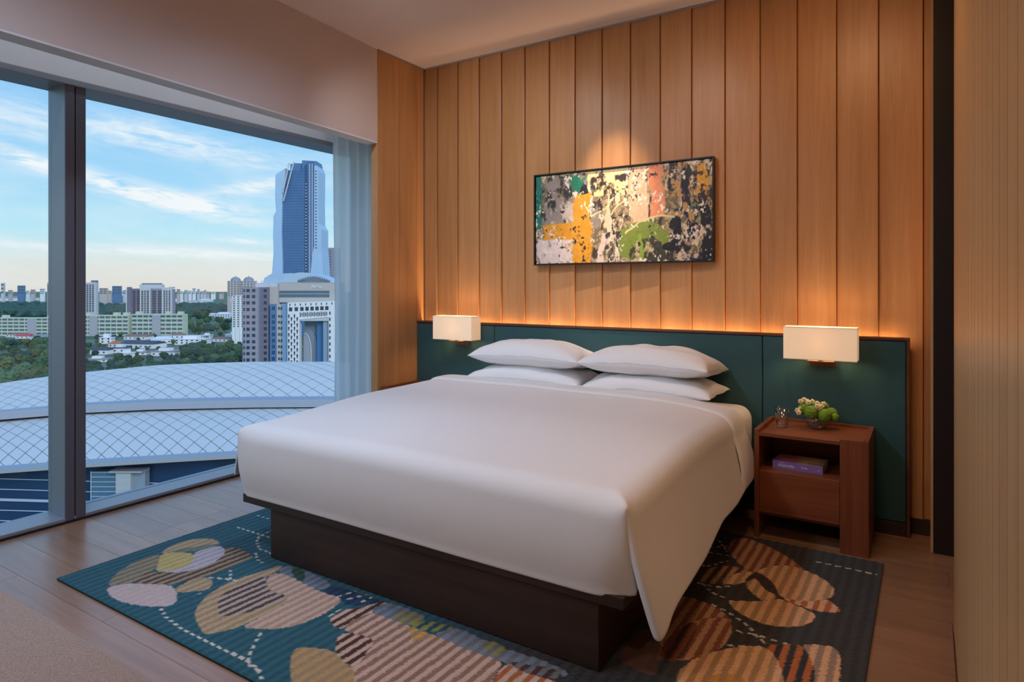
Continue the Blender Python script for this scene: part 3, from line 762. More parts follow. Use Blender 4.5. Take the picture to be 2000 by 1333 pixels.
    me = grid_mesh('canvas', vs, fs, img.reshape(-1, 3))
    m, t = newmat('oil_paint')
    at = t.n('ShaderNodeAttribute'); at.attribute_name = 'paint'
    nz = t.n('ShaderNodeTexNoise'); nz.inputs['Scale'].default_value = 120; c = t.n('ShaderNodeTexCoord'); t.l(c.outputs['Object'], nz.inputs['Vector'])
    b = t.n('ShaderNodeBsdfPrincipled'); t.l(at.outputs['Color'], b.inputs['Base Color']); b.inputs['Roughness'].default_value = 0.45
    bp = t.n('ShaderNodeBump'); bp.inputs['Strength'].default_value = 0.3; bp.inputs['Distance'].default_value = 0.002; t.l(nz.outputs[0], bp.inputs['Height']); t.l(bp.outputs[0], b.inputs['Normal'])
    finish(t, b.outputs[0])
    me.materials.append(m)
    o = link('canvas', me, t_)
def grid_mesh(name, vs, fs, cols):
    me = bpy.data.meshes.new(name)
    nv, nf = len(vs), len(fs)
    me.vertices.add(nv); me.vertices.foreach_set('co', np.ascontiguousarray(vs, dtype=np.float32).ravel())
    me.loops.add(nf * 4); me.loops.foreach_set('vertex_index', np.ascontiguousarray(fs, dtype=np.int32).ravel())
    me.polygons.add(nf); me.polygons.foreach_set('loop_start', np.arange(0, nf * 4, 4, dtype=np.int32))
    me.update(calc_edges=True)
    ca = me.color_attributes.new('paint', 'FLOAT_COLOR', 'POINT')
    rgba = np.ones((nv, 4), dtype=np.float32); rgba[:, :3] = cols
    ca.data.foreach_set('color', rgba.ravel())
    me.validate(); me.update()
    return me
painting()

# ================================================================== RUG
RUG_SHAPES = [
    ('tan', 'ltan', [(-3.354, -2.501), (-3.395, -2.445), (-3.412, -2.356), (-3.395, -2.285), (-3.335, -2.238), (-3.263, -2.231), (-3.206, -2.253), (-3.225, -2.308), (-3.26, -2.387), (-3.299, -2.461)]),
    ('sage', 'sage2', [(-3.353, -2.495), (-3.31, -2.377), (-3.221, -2.248), (-3.196, -2.27), (-3.233, -2.364), (-3.284, -2.451)]),
    ('sage', 'tan', [(-3.198, -2.832), (-3.276, -2.771), (-3.335, -2.693), (-3.361, -2.61), (-3.366, -2.536), (-3.341, -2.498), (-3.249, -2.563), (-3.176, -2.638), (-3.141, -2.708), (-3.145, -2.755), (-3.159, -2.796)]),
    ('brown', 'tan', [(-3.145, -2.755), (-3.167, -2.702), (-3.191, -2.643), (-3.107, -2.606), (-3.02, -2.532), (-3.017, -2.44), (-3.055, -2.337), (-3.148, -2.259), (-3.085, -2.233), (-2.986, -2.239), (-2.899, -2.263), (-2.904, -2.317), (-2.898, -2.401), (-2.899, -2.496), (-2.917, -2.576), (-2.957, -2.657), (-3.014, -2.693)]),
    ('lilac', 'lilac2', [(-3.22, -2.402), (-3.216, -2.344), (-3.207, -2.268), (-3.131, -2.276), (-3.069, -2.319), (-3.028, -2.384), (-3.012, -2.462), (-3.024, -2.529), (-3.063, -2.578), (-3.113, -2.603), (-3.173, -2.627), (-3.102, -2.556), (-3.105, -2.471)]),
    ('straw', 'straw2', [(-3.351, -2.499), (-3.301, -2.441), (-3.22, -2.402), (-3.169, -2.423), (-3.105, -2.471), (-3.097, -2.54), (-3.12, -2.591), (-3.175, -2.626), (-3.249, -2.563)]),
    ('tan', 'ltan', [(-2.915, -2.672), (-2.928, -2.605), (-2.915, -2.541), (-2.87, -2.524), (-2.799, -2.555), (-2.774, -2.603), (-2.812, -2.648), (-2.852, -2.684), (-2.872, -2.686)]),
    ('blush', 'lilac', [(-3.189, -2.837), (-3.141, -2.757), (-3.042, -2.711), (-2.979, -2.67), (-2.915, -2.672), (-2.837, -2.705), (-2.759, -2.762), (-2.803, -2.809), (-2.876, -2.846), (-2.975, -2.872), (-3.058, -2.876), (-3.129, -2.861)]),
    ('bluegrey', 'bluegrey2', [(-2.669, -2.314), (-2.685, -2.228), (-2.514, -2.227), (-2.324, -2.252), (-2.325, -2.336), (-2.466, -2.32)]),
    ('navy', 'navy2', [(-2.322, -2.339), (-2.331, -2.256), (-2.07, -2.254), (-1.974, -2.241), (-2.116, -2.369), (-2.184, -2.337)]),
    ('leaf', 'leaf2', [(-2.636, -2.246), (-2.635, -2.208), (-2.568, -2.226), (-2.497, -2.274), (-2.465, -2.316), (-2.51, -2.316), (-2.575, -2.289)]),
    ('tan', 'ltan', [(-2.592, -2.774), (-2.646, -2.736), (-2.699, -2.675), (-2.737, -2.6), (-2.755, -2.516), (-2.751, -2.424), (-2.729, -2.341), (-2.701, -2.226), (-2.66, -2.332), (-2.656, -2.375), (-2.615, -2.415), (-2.482, -2.457), (-2.406, -2.439), (-2.358, -2.515), (-2.351, -2.619), (-2.363, -2.721), (-2.387, -2.785), (-2.416, -2.836), (-2.492, -2.812)]),
    ('brown', 'pinkgrey', [(-2.654, -2.627), (-2.691, -2.55), (-2.695, -2.445), (-2.672, -2.363), (-2.58, -2.436), (-2.489, -2.462), (-2.409, -2.441), (-2.398, -2.521), (-2.428, -2.633), (-2.49, -2.709), (-2.523, -2.712)]),
    ('blush', 'blush2', [(-2.63, -2.404), (-2.668, -2.325), (-2.616, -2.304), (-2.466, -2.32), (-2.325, -2.336), (-2.217, -2.328), (-2.184, -2.337), (-2.156, -2.404), (-2.149, -2.508), (-2.178, -2.603), (-2.222, -2.655), (-2.285, -2.693), (-2.353, -2.723), (-2.351, -2.619), (-2.358, -2.515), (-2.406, -2.439), (-2.51, -2.455)]),
    ('maroon', 'blush', [(-2.105, -2.488), (-2.105, -2.39), (-2.064, -2.346), (-2.033, -2.269), (-1.987, -2.239), (-1.968, -2.303), (-1.995, -2.392), (-1.994, -2.493), (-2.008, -2.519)]),
    ('bluegrey', 'bluegrey2', [(-2.014, -2.347), (-1.999, -2.241), (-1.873, -2.242), (-1.759, -2.246), (-1.78, -2.347), (-1.883, -2.355)]),
    ('olive', 'grey', [(-1.9, -2.313), (-1.885, -2.257), (-1.764, -2.249), (-1.765, -2.316), (-1.789, -2.346), (-1.861, -2.341)]),
    ('teal', 'olive', [(-1.785, -2.35), (-1.762, -2.262), (-1.604, -2.248), (-1.636, -2.297), (-1.705, -2.348)]),
    ('bluegrey', 'grey', [(-1.656, -2.35), (-1.64, -2.292), (-1.604, -2.248), (-1.512, -2.258), (-1.45, -2.272), (-1.33, -2.271), (-1.201, -2.261), (-1.079, -2.274), (-1.085, -2.321), (-1.153, -2.343), (-1.218, -2.363), (-1.328, -2.348), (-1.481, -2.361)]),
    ('olive', 'grey', [(-1.464, -2.294), (-1.46, -2.258), (-1.359, -2.258), (-1.339, -2.32), (-1.373, -2.342)]),
    ('maroon', 'grey', [(-1.326, -2.329), (-1.243, -2.323), (-1.181, -2.295), (-1.102, -2.289), (-1.08, -2.329), (-1.151, -2.347), (-1.228, -2.369)]),
    ('blush', 'rosebrown', [(-1.988, -2.451), (-2.007, -2.389), (-1.984, -2.341), (-1.804, -2.348), (-1.645, -2.344), (-1.484, -2.357), (-1.38, -2.352), (-1.315, -2.351), (-1.302, -2.417), (-1.27, -2.512), (-1.184, -2.654), (-1.526, -2.873), (-1.669, -2.777)]),
    ('amber', 'greige', [(-1.798, -2.488), (-1.816, -2.398), (-1.784, -2.342), (-1.647, -2.342), (-1.645, -2.373), (-1.697, -2.44), (-1.757, -2.488)]),
    ('rust', 'blush', [(-1.315, -2.351), (-1.261, -2.357), (-1.207, -2.361), (-1.124, -2.351), (-1.068, -2.352), (-0.99, -2.422), (-1.031, -2.556), (-1.184, -2.654), (-1.27, -2.512)]),
    ('blush', 'rosebrown', [(-1.99, -2.516), (-2.012, -2.437), (-2.0, -2.377), (-1.886, -2.357), (-1.773, -2.352), (-1.634, -2.478), (-1.532, -2.632), (-1.429, -2.774), (-1.556, -2.855), (-1.694, -2.736), (-1.75, -2.669), (-1.788, -2.577), (-1.819, -2.493), (-1.922, -2.504)]),
    ('maroon', 'blush', [(-1.92, -2.617), (-1.981, -2.534), (-1.922, -2.504), (-1.819, -2.493), (-1.788, -2.577), (-1.747, -2.671), (-1.804, -2.67), (-1.862, -2.652)]),
    ('tan', 'amber2', [(-1.976, -2.78), (-2.026, -2.729), (-2.036, -2.691), (-1.973, -2.658), (-1.901, -2.634), (-1.804, -2.67), (-1.751, -2.676), (-1.665, -2.758), (-1.585, -2.874), (-1.702, -2.949), (-1.864, -2.862)]),
    ('rust2', 'tanr', [(-0.892, -0.821), (-0.899, -0.713), (-0.87, -0.643), (-0.809, -0.643), (-0.703, -0.699), (-0.605, -0.777), (-0.535, -0.853), (-0.506, -0.907), (-0.553, -0.917), (-0.616, -0.926), (-0.676, -0.985), (-0.697, -1.06), (-0.738, -1.066), (-0.811, -0.976), (-0.865, -0.898)]),
    ('maroon', 'tanr', [(-0.917, -1.269), (-0.918, -1.171), (-0.885, -1.098), (-0.823, -1.048), (-0.764, -1.051), (-0.718, -1.059), (-0.776, -1.12), (-0.801, -1.195), (-0.809, -1.276), (-0.858, -1.304), (-0.894, -1.303)]),
    ('peach', 'peach2', [(-0.809, -1.276), (-0.801, -1.195), (-0.776, -1.12), (-0.73, -1.071), (-0.703, -1.064), (-0.711, -1.157), (-0.719, -1.215), (-0.764, -1.257)]),
    ('peach', 'peach2', [(-0.715, -1.216), (-0.699, -1.149), (-0.684, -1.12), (-0.648, -1.192), (-0.606, -1.237), (-0.555, -1.265), (-0.603, -1.351), (-0.667, -1.294)]),
    ('orange', 'peach', [(-0.557, -1.25), (-0.517, -1.258), (-0.458, -1.237), (-0.401, -1.195), (-0.367, -1.17), (-0.324, -1.225), (-0.305, -1.268), (-0.352, -1.298), (-0.404, -1.315), (-0.46, -1.304), (-0.526, -1.281)]),
    ('peach', 'peach2', [(-0.7, -1.062), (-0.681, -0.998), (-0.642, -0.936), (-0.579, -0.891), (-0.507, -0.903), (-0.433, -0.941), (-0.373, -1.007), (-0.35, -1.073), (-0.357, -1.147), (-0.399, -1.208), (-0.456, -1.247), (-0.516, -1.266), (-0.565, -1.246), (-0.585, -1.17), (-0.641, -1.093)]),
    ('maroon', 'black', [(-0.72, -1.21), (-0.721, -1.144), (-0.703, -1.064), (-0.676, -1.056), (-0.616, -1.115), (-0.579, -1.184), (-0.572, -1.236), (-0.618, -1.209), (-0.671, -1.15), (-0.696, -1.128)]),
    ('peach', 'peach2', [(-0.744, -1.42), (-0.708, -1.405), (-0.609, -1.35), (-0.559, -1.276), (-0.492, -1.3), (-0.401, -1.337), (-0.392, -1.377), (-0.404, -1.443), (-0.443, -1.494), (-0.495, -1.533), (-0.557, -1.548), (-0.627, -1.534), (-0.693, -1.493)]),
    ('umber', 'umber', [(-0.98, -2.112), (-0.975, -1.837), (-0.921, -1.844), (-0.855, -1.717), (-0.847, -1.891), (-0.847, -2.027), (-0.803, -2.134), (-0.872, -2.134)]),
    ('tanr', 'rust2', [(-0.96, -1.524), (-0.916, -1.487), (-0.847, -1.486), (-0.765, -1.515), (-0.702, -1.56), (-0.67, -1.627), (-0.654, -1.728), (-0.664, -1.825), (-0.698, -1.913), (-0.748, -1.975), (-0.837, -2.032), (-0.854, -2.008), (-0.864, -1.914), (-0.928, -1.876), (-0.964, -1.727)]),
    ('rust2', 'tanr', [(-0.85, -2.005), (-0.857, -1.789), (-0.809, -1.658), (-0.708, -1.563), (-0.67, -1.627), (-0.654, -1.728), (-0.664, -1.825), (-0.698, -1.913), (-0.748, -1.975)]),
    ('maroon', 'rust2', [(-0.854, -2.008), (-0.863, -1.807), (-0.798, -1.651), (-0.778, -1.78), (-0.77, -1.905), (-0.767, -1.987), (-0.837, -2.032)]),
    ('peach', 'peach2', [(-0.726, -2.302), (-0.741, -2.126), (-0.753, -2.047), (-0.74, -1.982), (-0.702, -1.898), (-0.644, -1.812), (-0.579, -1.748), (-0.529, -1.719), (-0.489, -1.75), (-0.45, -1.819), (-0.419, -1.92), (-0.388, -2.086)]),
    ('orange', 'black', [(-0.528, -1.725), (-0.511, -1.695), (-0.411, -1.625), (-0.37, -1.686), (-0.343, -1.773), (-0.328, -1.862), (-0.316, -2.04), (-0.388, -2.086), (-0.419, -1.92), (-0.45, -1.819), (-0.489, -1.75)]),
    ('peach', 'greige', [(-0.411, -1.627), (-0.35, -1.592), (-0.293, -1.581), (-0.274, -1.636), (-0.265, -1.701), (-0.258, -1.817), (-0.253, -1.999), (-0.316, -2.04), (-0.328, -1.862), (-0.343, -1.773), (-0.377, -1.678)]),
    ('amber', 'peach2', [(-0.662, -2.075), (-0.651, -2.02), (-0.602, -1.978), (-0.553, -1.963), (-0.53, -1.991), (-0.516, -2.121), (-0.619, -2.187)]),
]
RUG_DASHES = [
    [(-0.469, -0.768), (-0.199, -0.771)],
    [(-0.951, -1.33), (-0.882, -1.319), (-0.818, -1.319), (-0.754, -1.269)],
    [(-0.881, -1.322), (-0.821, -1.384), (-0.761, -1.405)],
    [(-0.79, -1.498), (-0.718, -1.524), (-0.658, -1.561), (-0.613, -1.598), (-0.563, -1.663), (-0.527, -1.701)],
    [(-0.646, -1.662), (-0.577, -1.652), (-0.519, -1.654), (-0.456, -1.656)],
    [(-0.65, -1.79), (-0.599, -1.764), (-0.567, -1.75)],
    [(-0.981, -1.084), (-0.952, -0.942), (-0.867, -0.934), (-0.82, -0.937)],
    [(-0.978, -0.876), (-0.898, -0.812)],
    [(-0.981, -1.084), (-0.921, -1.132), (-0.85, -1.001)],
    [(-0.953, -0.76), (-0.88, -0.884)],
    [(-2.781, -2.813), (-2.694, -2.838), (-2.559, -2.855), (-2.391, -2.859), (-2.223, -2.855), (-2.114, -2.855), (-2.032, -2.869), (-1.966, -2.903), (-1.895, -2.941)],
    [(-2.247, -2.704), (-2.176, -2.796), (-2.125, -2.848), (-2.089, -2.866), (-2.017, -2.872)],
    [(-2.886, -2.523), (-2.815, -2.495), (-2.737, -2.472)],
    [(-2.871, -2.42), (-2.774, -2.485)],
    [(-3.35, -2.052), (-3.2, -2.053), (-3.029, -2.052)],
    [(-3.118, -2.078), (-3.064, -2.134), (-2.975, -2.177), (-2.86, -2.185)],
    [(-3.42, -1.87), (-3.268, -1.87)],
    [(-3.152, -1.958), (-3.118, -2.078)],
    [(-2.944, -2.226), (-2.869, -2.27), (-2.809, -2.282)],
    [(-2.772, -2.647), (-2.762, -2.64)],
    [(-2.116, -2.469), (-2.124, -2.402)],
    [(-2.224, -2.332), (-2.187, -2.248)],
    [(-2.164, -2.324), (-2.127, -2.241)],
    [(-2.093, -2.307), (-2.089, -2.246)],
]

def rug():
    x0, x1, y0, y1 = -3.495, -0.182, -2.915, -0.600
    step = 0.0055
    NX = int((x1 - x0) / step); NY = int((y1 - y0) / step)
    xs = np.linspace(x0, x1, NX + 1); ys = np.linspace(y0, y1, NY + 1)
    X, Y = np.meshgrid(xs, ys)
    rs = np.random.RandomState(4)
    PAL = dict(tan=(160, 134, 104), ltan=(186, 158, 122), sage=(104, 112, 96), sage2=(124, 128, 108), brown=(74, 58, 56), lilac=(190, 178, 184), lilac2=(172, 158, 166),
               straw=(196, 176, 112), straw2=(178, 158, 100), blush=(204, 170, 150), blush2=(176, 142, 124), bluegrey=(126, 134, 146), bluegrey2=(104, 110, 122), navy=(22, 62, 92), navy2=(18, 48, 74),
               leaf=(48, 84, 66), leaf2=(36, 66, 58), pinkgrey=(184, 160, 146), maroon=(74, 38, 32), grey=(116, 112, 112), olive=(150, 140, 70), teal=(20, 74, 88), rosebrown=(148, 110, 92),
               amber=(206, 152, 70), amber2=(186, 146, 96), greige=(158, 128, 108), rust=(170, 96, 50), rust2=(132, 70, 44), tanr=(186, 138, 98), peach=(226, 172, 126), peach2=(176, 136, 92),
               orange=(182, 98, 42), black=(40, 36, 34), umber=(100, 56, 40))
    PAL = {k: np.array(srgb(*v)) for k, v in PAL.items()}
    per = 0.0462
    ph = np.mod(X - 0.004 * np.sin(Y * 5) + 0.0012 * rs.randn(NY + 1, 1), per) / per
    stripe = (ph < 0.5)
    teal1, teal2 = np.array(srgb(38, 94, 106)), np.array(srgb(32, 80, 92))
    ch1, ch2 = np.array(srgb(42, 39, 38)), np.array(srgb(56, 52, 48))
    def two(a, b):
        return np.where(stripe[..., None], a, b)
    bl = np.clip((X + 1.75) / 0.5, 0, 1)[..., None]
    img = two(teal1, teal2) * (1 - bl) + two(ch1, ch2) * bl
    def inside(poly):
        # smooth the outline with one corner-cutting pass, then even-odd test
        P = poly
        for _ in range(2):
            Q = []
            for (a, b), (c, d) in zip(P, P[1:] + P[:1]):
                Q += [(a * .75 + c * .25, b * .75 + d * .25), (a * .25 + c * .75, b * .25 + d * .75)]
            P = Q
        ins = np.zeros(X.shape, bool)
        jx = X + 0.0015 * rs.randn(*X.shape); jy = Y
        for (ax, ay), (bx_, by_) in zip(P, P[1:] + P[:1]):
            if ay == by_: continue
            cr = ((ay > jy) != (by_ > jy)) & (jx < (bx_ - ax) * (jy - ay) / (by_ - ay) + ax)
            ins ^= cr
        return ins
    for a, b, poly in RUG_SHAPES:
        m = inside(poly)
        img = np.where(m[..., None], two(PAL[a], PAL[b]), img)
    dash = np.array(srgb(206, 200, 184))
    for line in RUG_DASHES:
        s0 = 0.0
        for (ax, ay), (bx_, by_) in zip(line, line[1:]):
            L = math.hypot(bx_ - ax, by_ - ay)
            if L < 1e-4: continue
            tx, ty = (bx_ - ax) / L, (by_ - ay) / L
            al = (X - ax) * tx + (Y - ay) * ty; pr = np.abs(-(X - ax) * ty + (Y - ay) * tx)
            on = (al >= 0) & (al <= L) & (pr < 0.0062) & (np.mod(al + s0, 0.044) < 0.024)
            img = np.where(on[..., None], dash, img)
            s0 += L
    img = img * (1 + 0.07 * rs.randn(NY + 1, NX + 1, 1)).clip(0.75, 1.25)
    Z = np.full(X.shape, 0.0135) + 0.0012 * np.sin(2 * math.pi * ph) + 0.0006 * rs.randn(*X.shape)
    Z[0, :] = Z[-1, :] = 0.009; Z[:, 0] = Z[:, -1] = 0.009
    cx, cy = (x0 + x1) / 2, (y0 + y1) / 2
    vs = np.stack([X - cx, Y - cy, Z], -1).reshape(-1, 3)
    i = np.arange(NY)[:, None] * (NX + 1) + np.arange(NX)[None, :]
    fs = np.stack([i, i + 1, i + NX + 2, i + NX + 1], -1).reshape(-1, 4)
    me = grid_mesh('pile', vs, fs, img.reshape(-1, 3))
    m, t = newmat('tufted_wool')
    at = t.n('ShaderNodeAttribute'); at.attribute_name = 'paint'
    c = t.n('ShaderNodeTexCoord'); nz = t.n('ShaderNodeTexNoise'); nz.inputs['Scale'].default_value = 700; nz.inputs['Detail'].default_value = 2; t.l(c.outputs['Object'], nz.inputs['Vector'])
    k = t.m('ADD', t.m('MULTIPLY', nz.outputs[0], 0.5), 0.75)
    vm = t.n('ShaderNodeVectorMath', operation='SCALE'); t.l(at.outputs['Color'], vm.inputs[0]); t.l(k, vm.inputs['Scale'])
    b = t.n('ShaderNodeBsdfPrincipled'); t.l(vm.outputs[0], b.inputs['Base Color']); b.inputs['Roughness'].default_value = 0.95; b.inputs['Sheen Weight'].default_value = 0.15; b.inputs['Specular IOR Level'].default_value = 0.1
    bp = t.n('ShaderNodeBump'); bp.inputs['Strength'].default_value = 0.6; bp.inputs['Distance'].default_value = 0.004; t.l(nz.outputs[0], bp.inputs['Height']); t.l(bp.outputs[0], b.inputs['Normal'])
    finish(t, b.outputs[0]); me.materials.append(m)
    e = empty('area_rug', (cx, cy, 0.0)); tag(e, 'tufted rug with striped petal shapes on teal and charcoal under the bed', 'rug')
    link('pile', me, e)
    MB().box(x0 - cx, x1 - cx, y0 - cy, y1 - cy, 0.0005, 0.0089).obj('backing', plain('rug_backing', srgb(28, 40, 44), 0.95), e)
rug()

# ================================================================== BED
BXL, BXR = -3.050, -0.865      # outer faces of the duvet
bedc = -1.935
bed = empty('bed_base', (bedc, -1.16, 0.0)); tag(bed, 'dark stained wooden platform bed base with recessed plinth', 'bed')
MB().box(-2.826 - bedc, -0.992 - bedc, -2.222 + 1.16, -0.125 + 1.16, 0.0172, 0.268).obj('plinth', WENGE, bed, bevel=0.002)
MB().box(-3.035 - bedc, -0.890 - bedc, -2.236 + 1.16, -0.118 + 1.16, 0.268, 0.312).obj('platform', WENGE, bed, bevel=0.003)
mat_ = MB()
def rounded_slab(x0, x1, y0, y1, z0, z1, r, n=6, crown=0.0):
    bm = bmesh.new()
    bmesh.ops.create_cube(bm, size=1.0)
    for v in bm.verts:
        v.co = Vector(((x0 + x1) / 2 + v.co.x * (x1 - x0), (y0 + y1) / 2 + v.co.y * (y1 - y0), (z0 + z1) / 2 + v.co.z * (z1 - z0)))
    bmesh.ops.bevel(bm, geom=list(bm.edges), offset=r, segments=n, profile=0.5, affect='EDGES')
    return bm
bm = rounded_slab(-2.995, -0.905, -2.18, -0.122, 0.3125, 0.655, 0.085)
for v in bm.verts:
    if v.co.z > 0.4: v.co.z += 0.014 * (v.co.y + 1.15)
me = bpy.data.meshes.new('mattress'); bm.to_mesh(me); bm.free(); me.materials.append(SHEETC)
me.polygons.foreach_set('use_smooth', [True] * len(me.polygons))
mt = link('mattress', me); tag(mt, 'thick mattress in a white fitted sheet on the bed base', 'mattress')

def top_z(x, y):
    """height of the made-up bed under the duvet"""
    ux = (x - BXL) / (BXR - BXL)
    z = 0.670 + 0.050 * sm(-y, 2.25, 1.3) + 0.010 * sm(-y, 1.3, 0.7)
    z += 0.010 * math.sin(math.pi * min(1, max(0, ux))) - 0.008 * ux
    z += 0.0035 * noise.noise(Vector((x * 2.1, y * 2.3, 0.3)))
    return z
def shoulder(x, dx_, d, y):
    """towards the head the right edge rolls over in a wider curve"""
    k = sm(-y, 2.0, 0.75)
    if x > -1.5 and k > 0:
        u = (x + 1.5) / (BXR + 1.5)
        d = d + 0.055 * k * u ** 3
        x = x - 0.030 * k * u ** 2
    return x, d
def duvet():
    e = empty('duvet', (bedc, -1.2, 0.30)); tag(e, 'smooth white duvet draped over the bed with a pointed hanging corner', 'duvet')
    r = 0.085; yf = -2.262; yh = -0.45
    # profiles: (coordinate, drop)
    nt, nr = 40, 7
    PX = []
    for k in range(nr, 0, -1):
        a = k / nr * math.pi / 2; PX.append((BXL + r - r * math.sin(a), r * (1 - math.cos(a))))
    PX += [(BXL + r + (BXR - BXL - 2 * r) * k / nt, 0.0) for k in range(nt + 1)]
    for k in range(1, nr + 1):
        a = k / nr * math.pi / 2; PX.append((BXR - r + r * math.sin(a), r * (1 - math.cos(a))))
    PY = [(yh + (yf + r - yh) * k / 36, 0.0) for k in range(37)]
    for k in range(1, nr + 1):
        a = k / nr * math.pi / 2; PY.append((yf + r - r * math.sin(a), r * (1 - math.cos(a))))
    NX, NY = len(PX), len(PY)
    V = []; F = []
    def P(x, y, z): V.append((x - bedc, y + 1.2, z - 0.30)); return len(V) - 1
    top = [[None] * NX for _ in range(NY)]
    for j, (y, dy_) in enumerate(PY):
        for i, (x, dx_) in enumerate(PX):
            d = max(dx_, dy_) - 0.72 * min(dx_, dy_)
            # pull the corner in a little where both edges round over
            k = min(dx_, dy_) / r
            cx_ = -1 if i > NX / 2 else 1
            x, d = shoulder(x, dx_, d, y)
            top[j][i] = P(x + cx_ * 0.012 * k, y + 0.012 * k, top_z(x, y) - d)
    for j in range(NY - 1):
        for i in range(NX - 1):
            F.append((top[j][i], top[j][i + 1], top[j + 1][i + 1], top[j + 1][i]))
    # right side drape
    hemR = [(-2.27, 0.160), (-2.22, 0.182), (-2.12, 0.218), (-2.0, 0.236), (-1.6, 0.252), (-1.3, 0.318), (-1.0, 0.30), (-0.45, 0.31)]
    ND = 16
    prev = [top[j][NX - 1] for j in range(NY)]
    last_col = [V[k] for k in prev]
    edge_idx = [prev[-1]]
    for s in range(1, ND + 1):
        t = s / ND; cur = []
        for j in range(NY):
            x0, y0, z0 = last_col[j]; x0 += bedc; y0 -= 1.2; z0 += 0.30
            near = sm(-y0, 1.5, 2.26)
            hem = lerp_tab(y0, hemR)
            fl = 0.085 - 0.001 * near
            x = x0 + fl * t ** 1.1 + 0.010 * math.sin(y0 * 5.2 + 0.8) * t + 0.014 * math.sin(y0 * 2.3) * t * (1 - near)
            y_ = y0 + 0.075 * t * sm(-y0, 2.0, 2.26) - 0.01 * math.sin(math.pi * t) * near
            cur.append(P(x, y_, z0 + (hem - z0) * t))
        for j in range(NY - 1):
            F.append((prev[j], cur[j], cur[j + 1], prev[j + 1]))
        prev = cur; edge_idx.append(cur[-1])
    # folded-back return behind the front edge of the drape
    ret_prev = edge_idx
    for q, (ox, oy) in enumerate(((-0.012, -0.004), (-0.028, 0.016), (-0.036, 0.060), (-0.040, 0.14))):
        cur = []
        for s, k in enumerate(edge_idx):
            t = s / ND; x, y_, z = V[k]
            up = 0.02 * q * t
            V.append((x + ox * min(1, t * 2.5), y_ + oy * min(1, t * 2.5), z + up * 1.2)); cur.append(len(V) - 1)
        for s in range(len(cur) - 1):
            F.append((ret_prev[s], ret_prev[s + 1], cur[s + 1], cur[s]))
        ret_prev = cur
    # left side drape
    prev = [top[j][0] for j in range(NY)]; last_col = [V[k] for k in prev]
    for s in range(1, ND + 1):
        t = s / ND; cur = []
        for j in range(NY):
            x0, y0, z0 = last_col[j]; x0 += bedc; y0 -= 1.2; z0 += 0.30
            near = sm(-y0, 1.5, 2.26)
            x = x0 - (0.018 + 0.045 * near) * t - 0.01 * math.sin(y0 * 4.1) * t * (1 - near)
            cur.append(P(x, y0 + 0.02 * t * near, z0 + (0.395 - z0) * t))
        for j in range(NY - 1):
            F.append((prev[j + 1], cur[j + 1], cur[j], prev[j]))
        prev = cur
    # foot panel, wrapping round the right corner beneath the drape
    row0 = top[NY - 1]
    prev = list(row0)
    base = [V[k] for k in row0]
    wrap = [(0.010, 0.012), (0.016, 0.035), (0.018, 0.075), (0.018, 0.13)]
    prevw = None
    for s in range(1, ND + 1):
        t = s / ND; cur = []; 
        for i in range(NX):
            x0, y0, z0 = base[i]; x0 += bedc; y0 -= 1.2; z0 += 0.30
            ur = sm(x0, -0.99, -0.868); ulf = sm(-x0, 2.98, 3.05)
            hem = 0.300 + 0.012 * ur + 0.004 * math.sin(x0 * 2.2 + 1)
            y_ = y0 - 0.016 * math.sin(math.pi * min(1, t * 1.1)) + 0.030 * t + 0.038 * ur * t + 0.012 * ulf * t
            x = x0 + (0.006 if i > NX / 2 else -0.004) * t * (ur + ulf)
            cur.append(P(x, y_, z0 + (hem - z0) * t))
        for i in range(NX - 1):
            F.append((prev[i], prev[i + 1], cur[i + 1], cur[i]))
        # wrap columns
        xw, yw, zw = V[cur[-1]]
        cw = []
        for q, (ox, oy) in enumerate(wrap):
            V.append((xw + (ox - 0.004) * min(1, t * 2) - 0.024 * (1 - min(1, t * 2)) - 0.008 * t, yw + oy, zw + (0.055 * (q + 1) / 4 + 0.012 * q) * t ** 2)); cw.append(len(V) - 1)
        if prevw:
            a = [prev[-1]] + prevw; b = [cur[-1]] + cw
            for q in range(len(a) - 1): F.append((a[q], a[q + 1], b[q + 1], b[q]))
        prevw = cw; prev = cur
    o = MB().add(V, F).obj('duvet_cover', LINEN, e, smooth=True, fix=False)
    so = o.modifiers.new('thick', 'SOLIDIFY'); so.thickness = 0.010; so.offset = -1
    su = o.modifiers.new('smooth', 'SUBSURF'); su.levels = 1; su.render_levels = 1
    # turned-down band of the top sheet
    V = []; F = []
    ys = [-0.722, -0.716, -0.70, -0.64, -0.56, -0.49]
    lift = [0.002, 0.012, 0.016, 0.017, 0.016, 0.006]
    hemB = 0.308
    cols = []
    for (x, d) in PX: cols.append(('t', x, d))
    grid = []
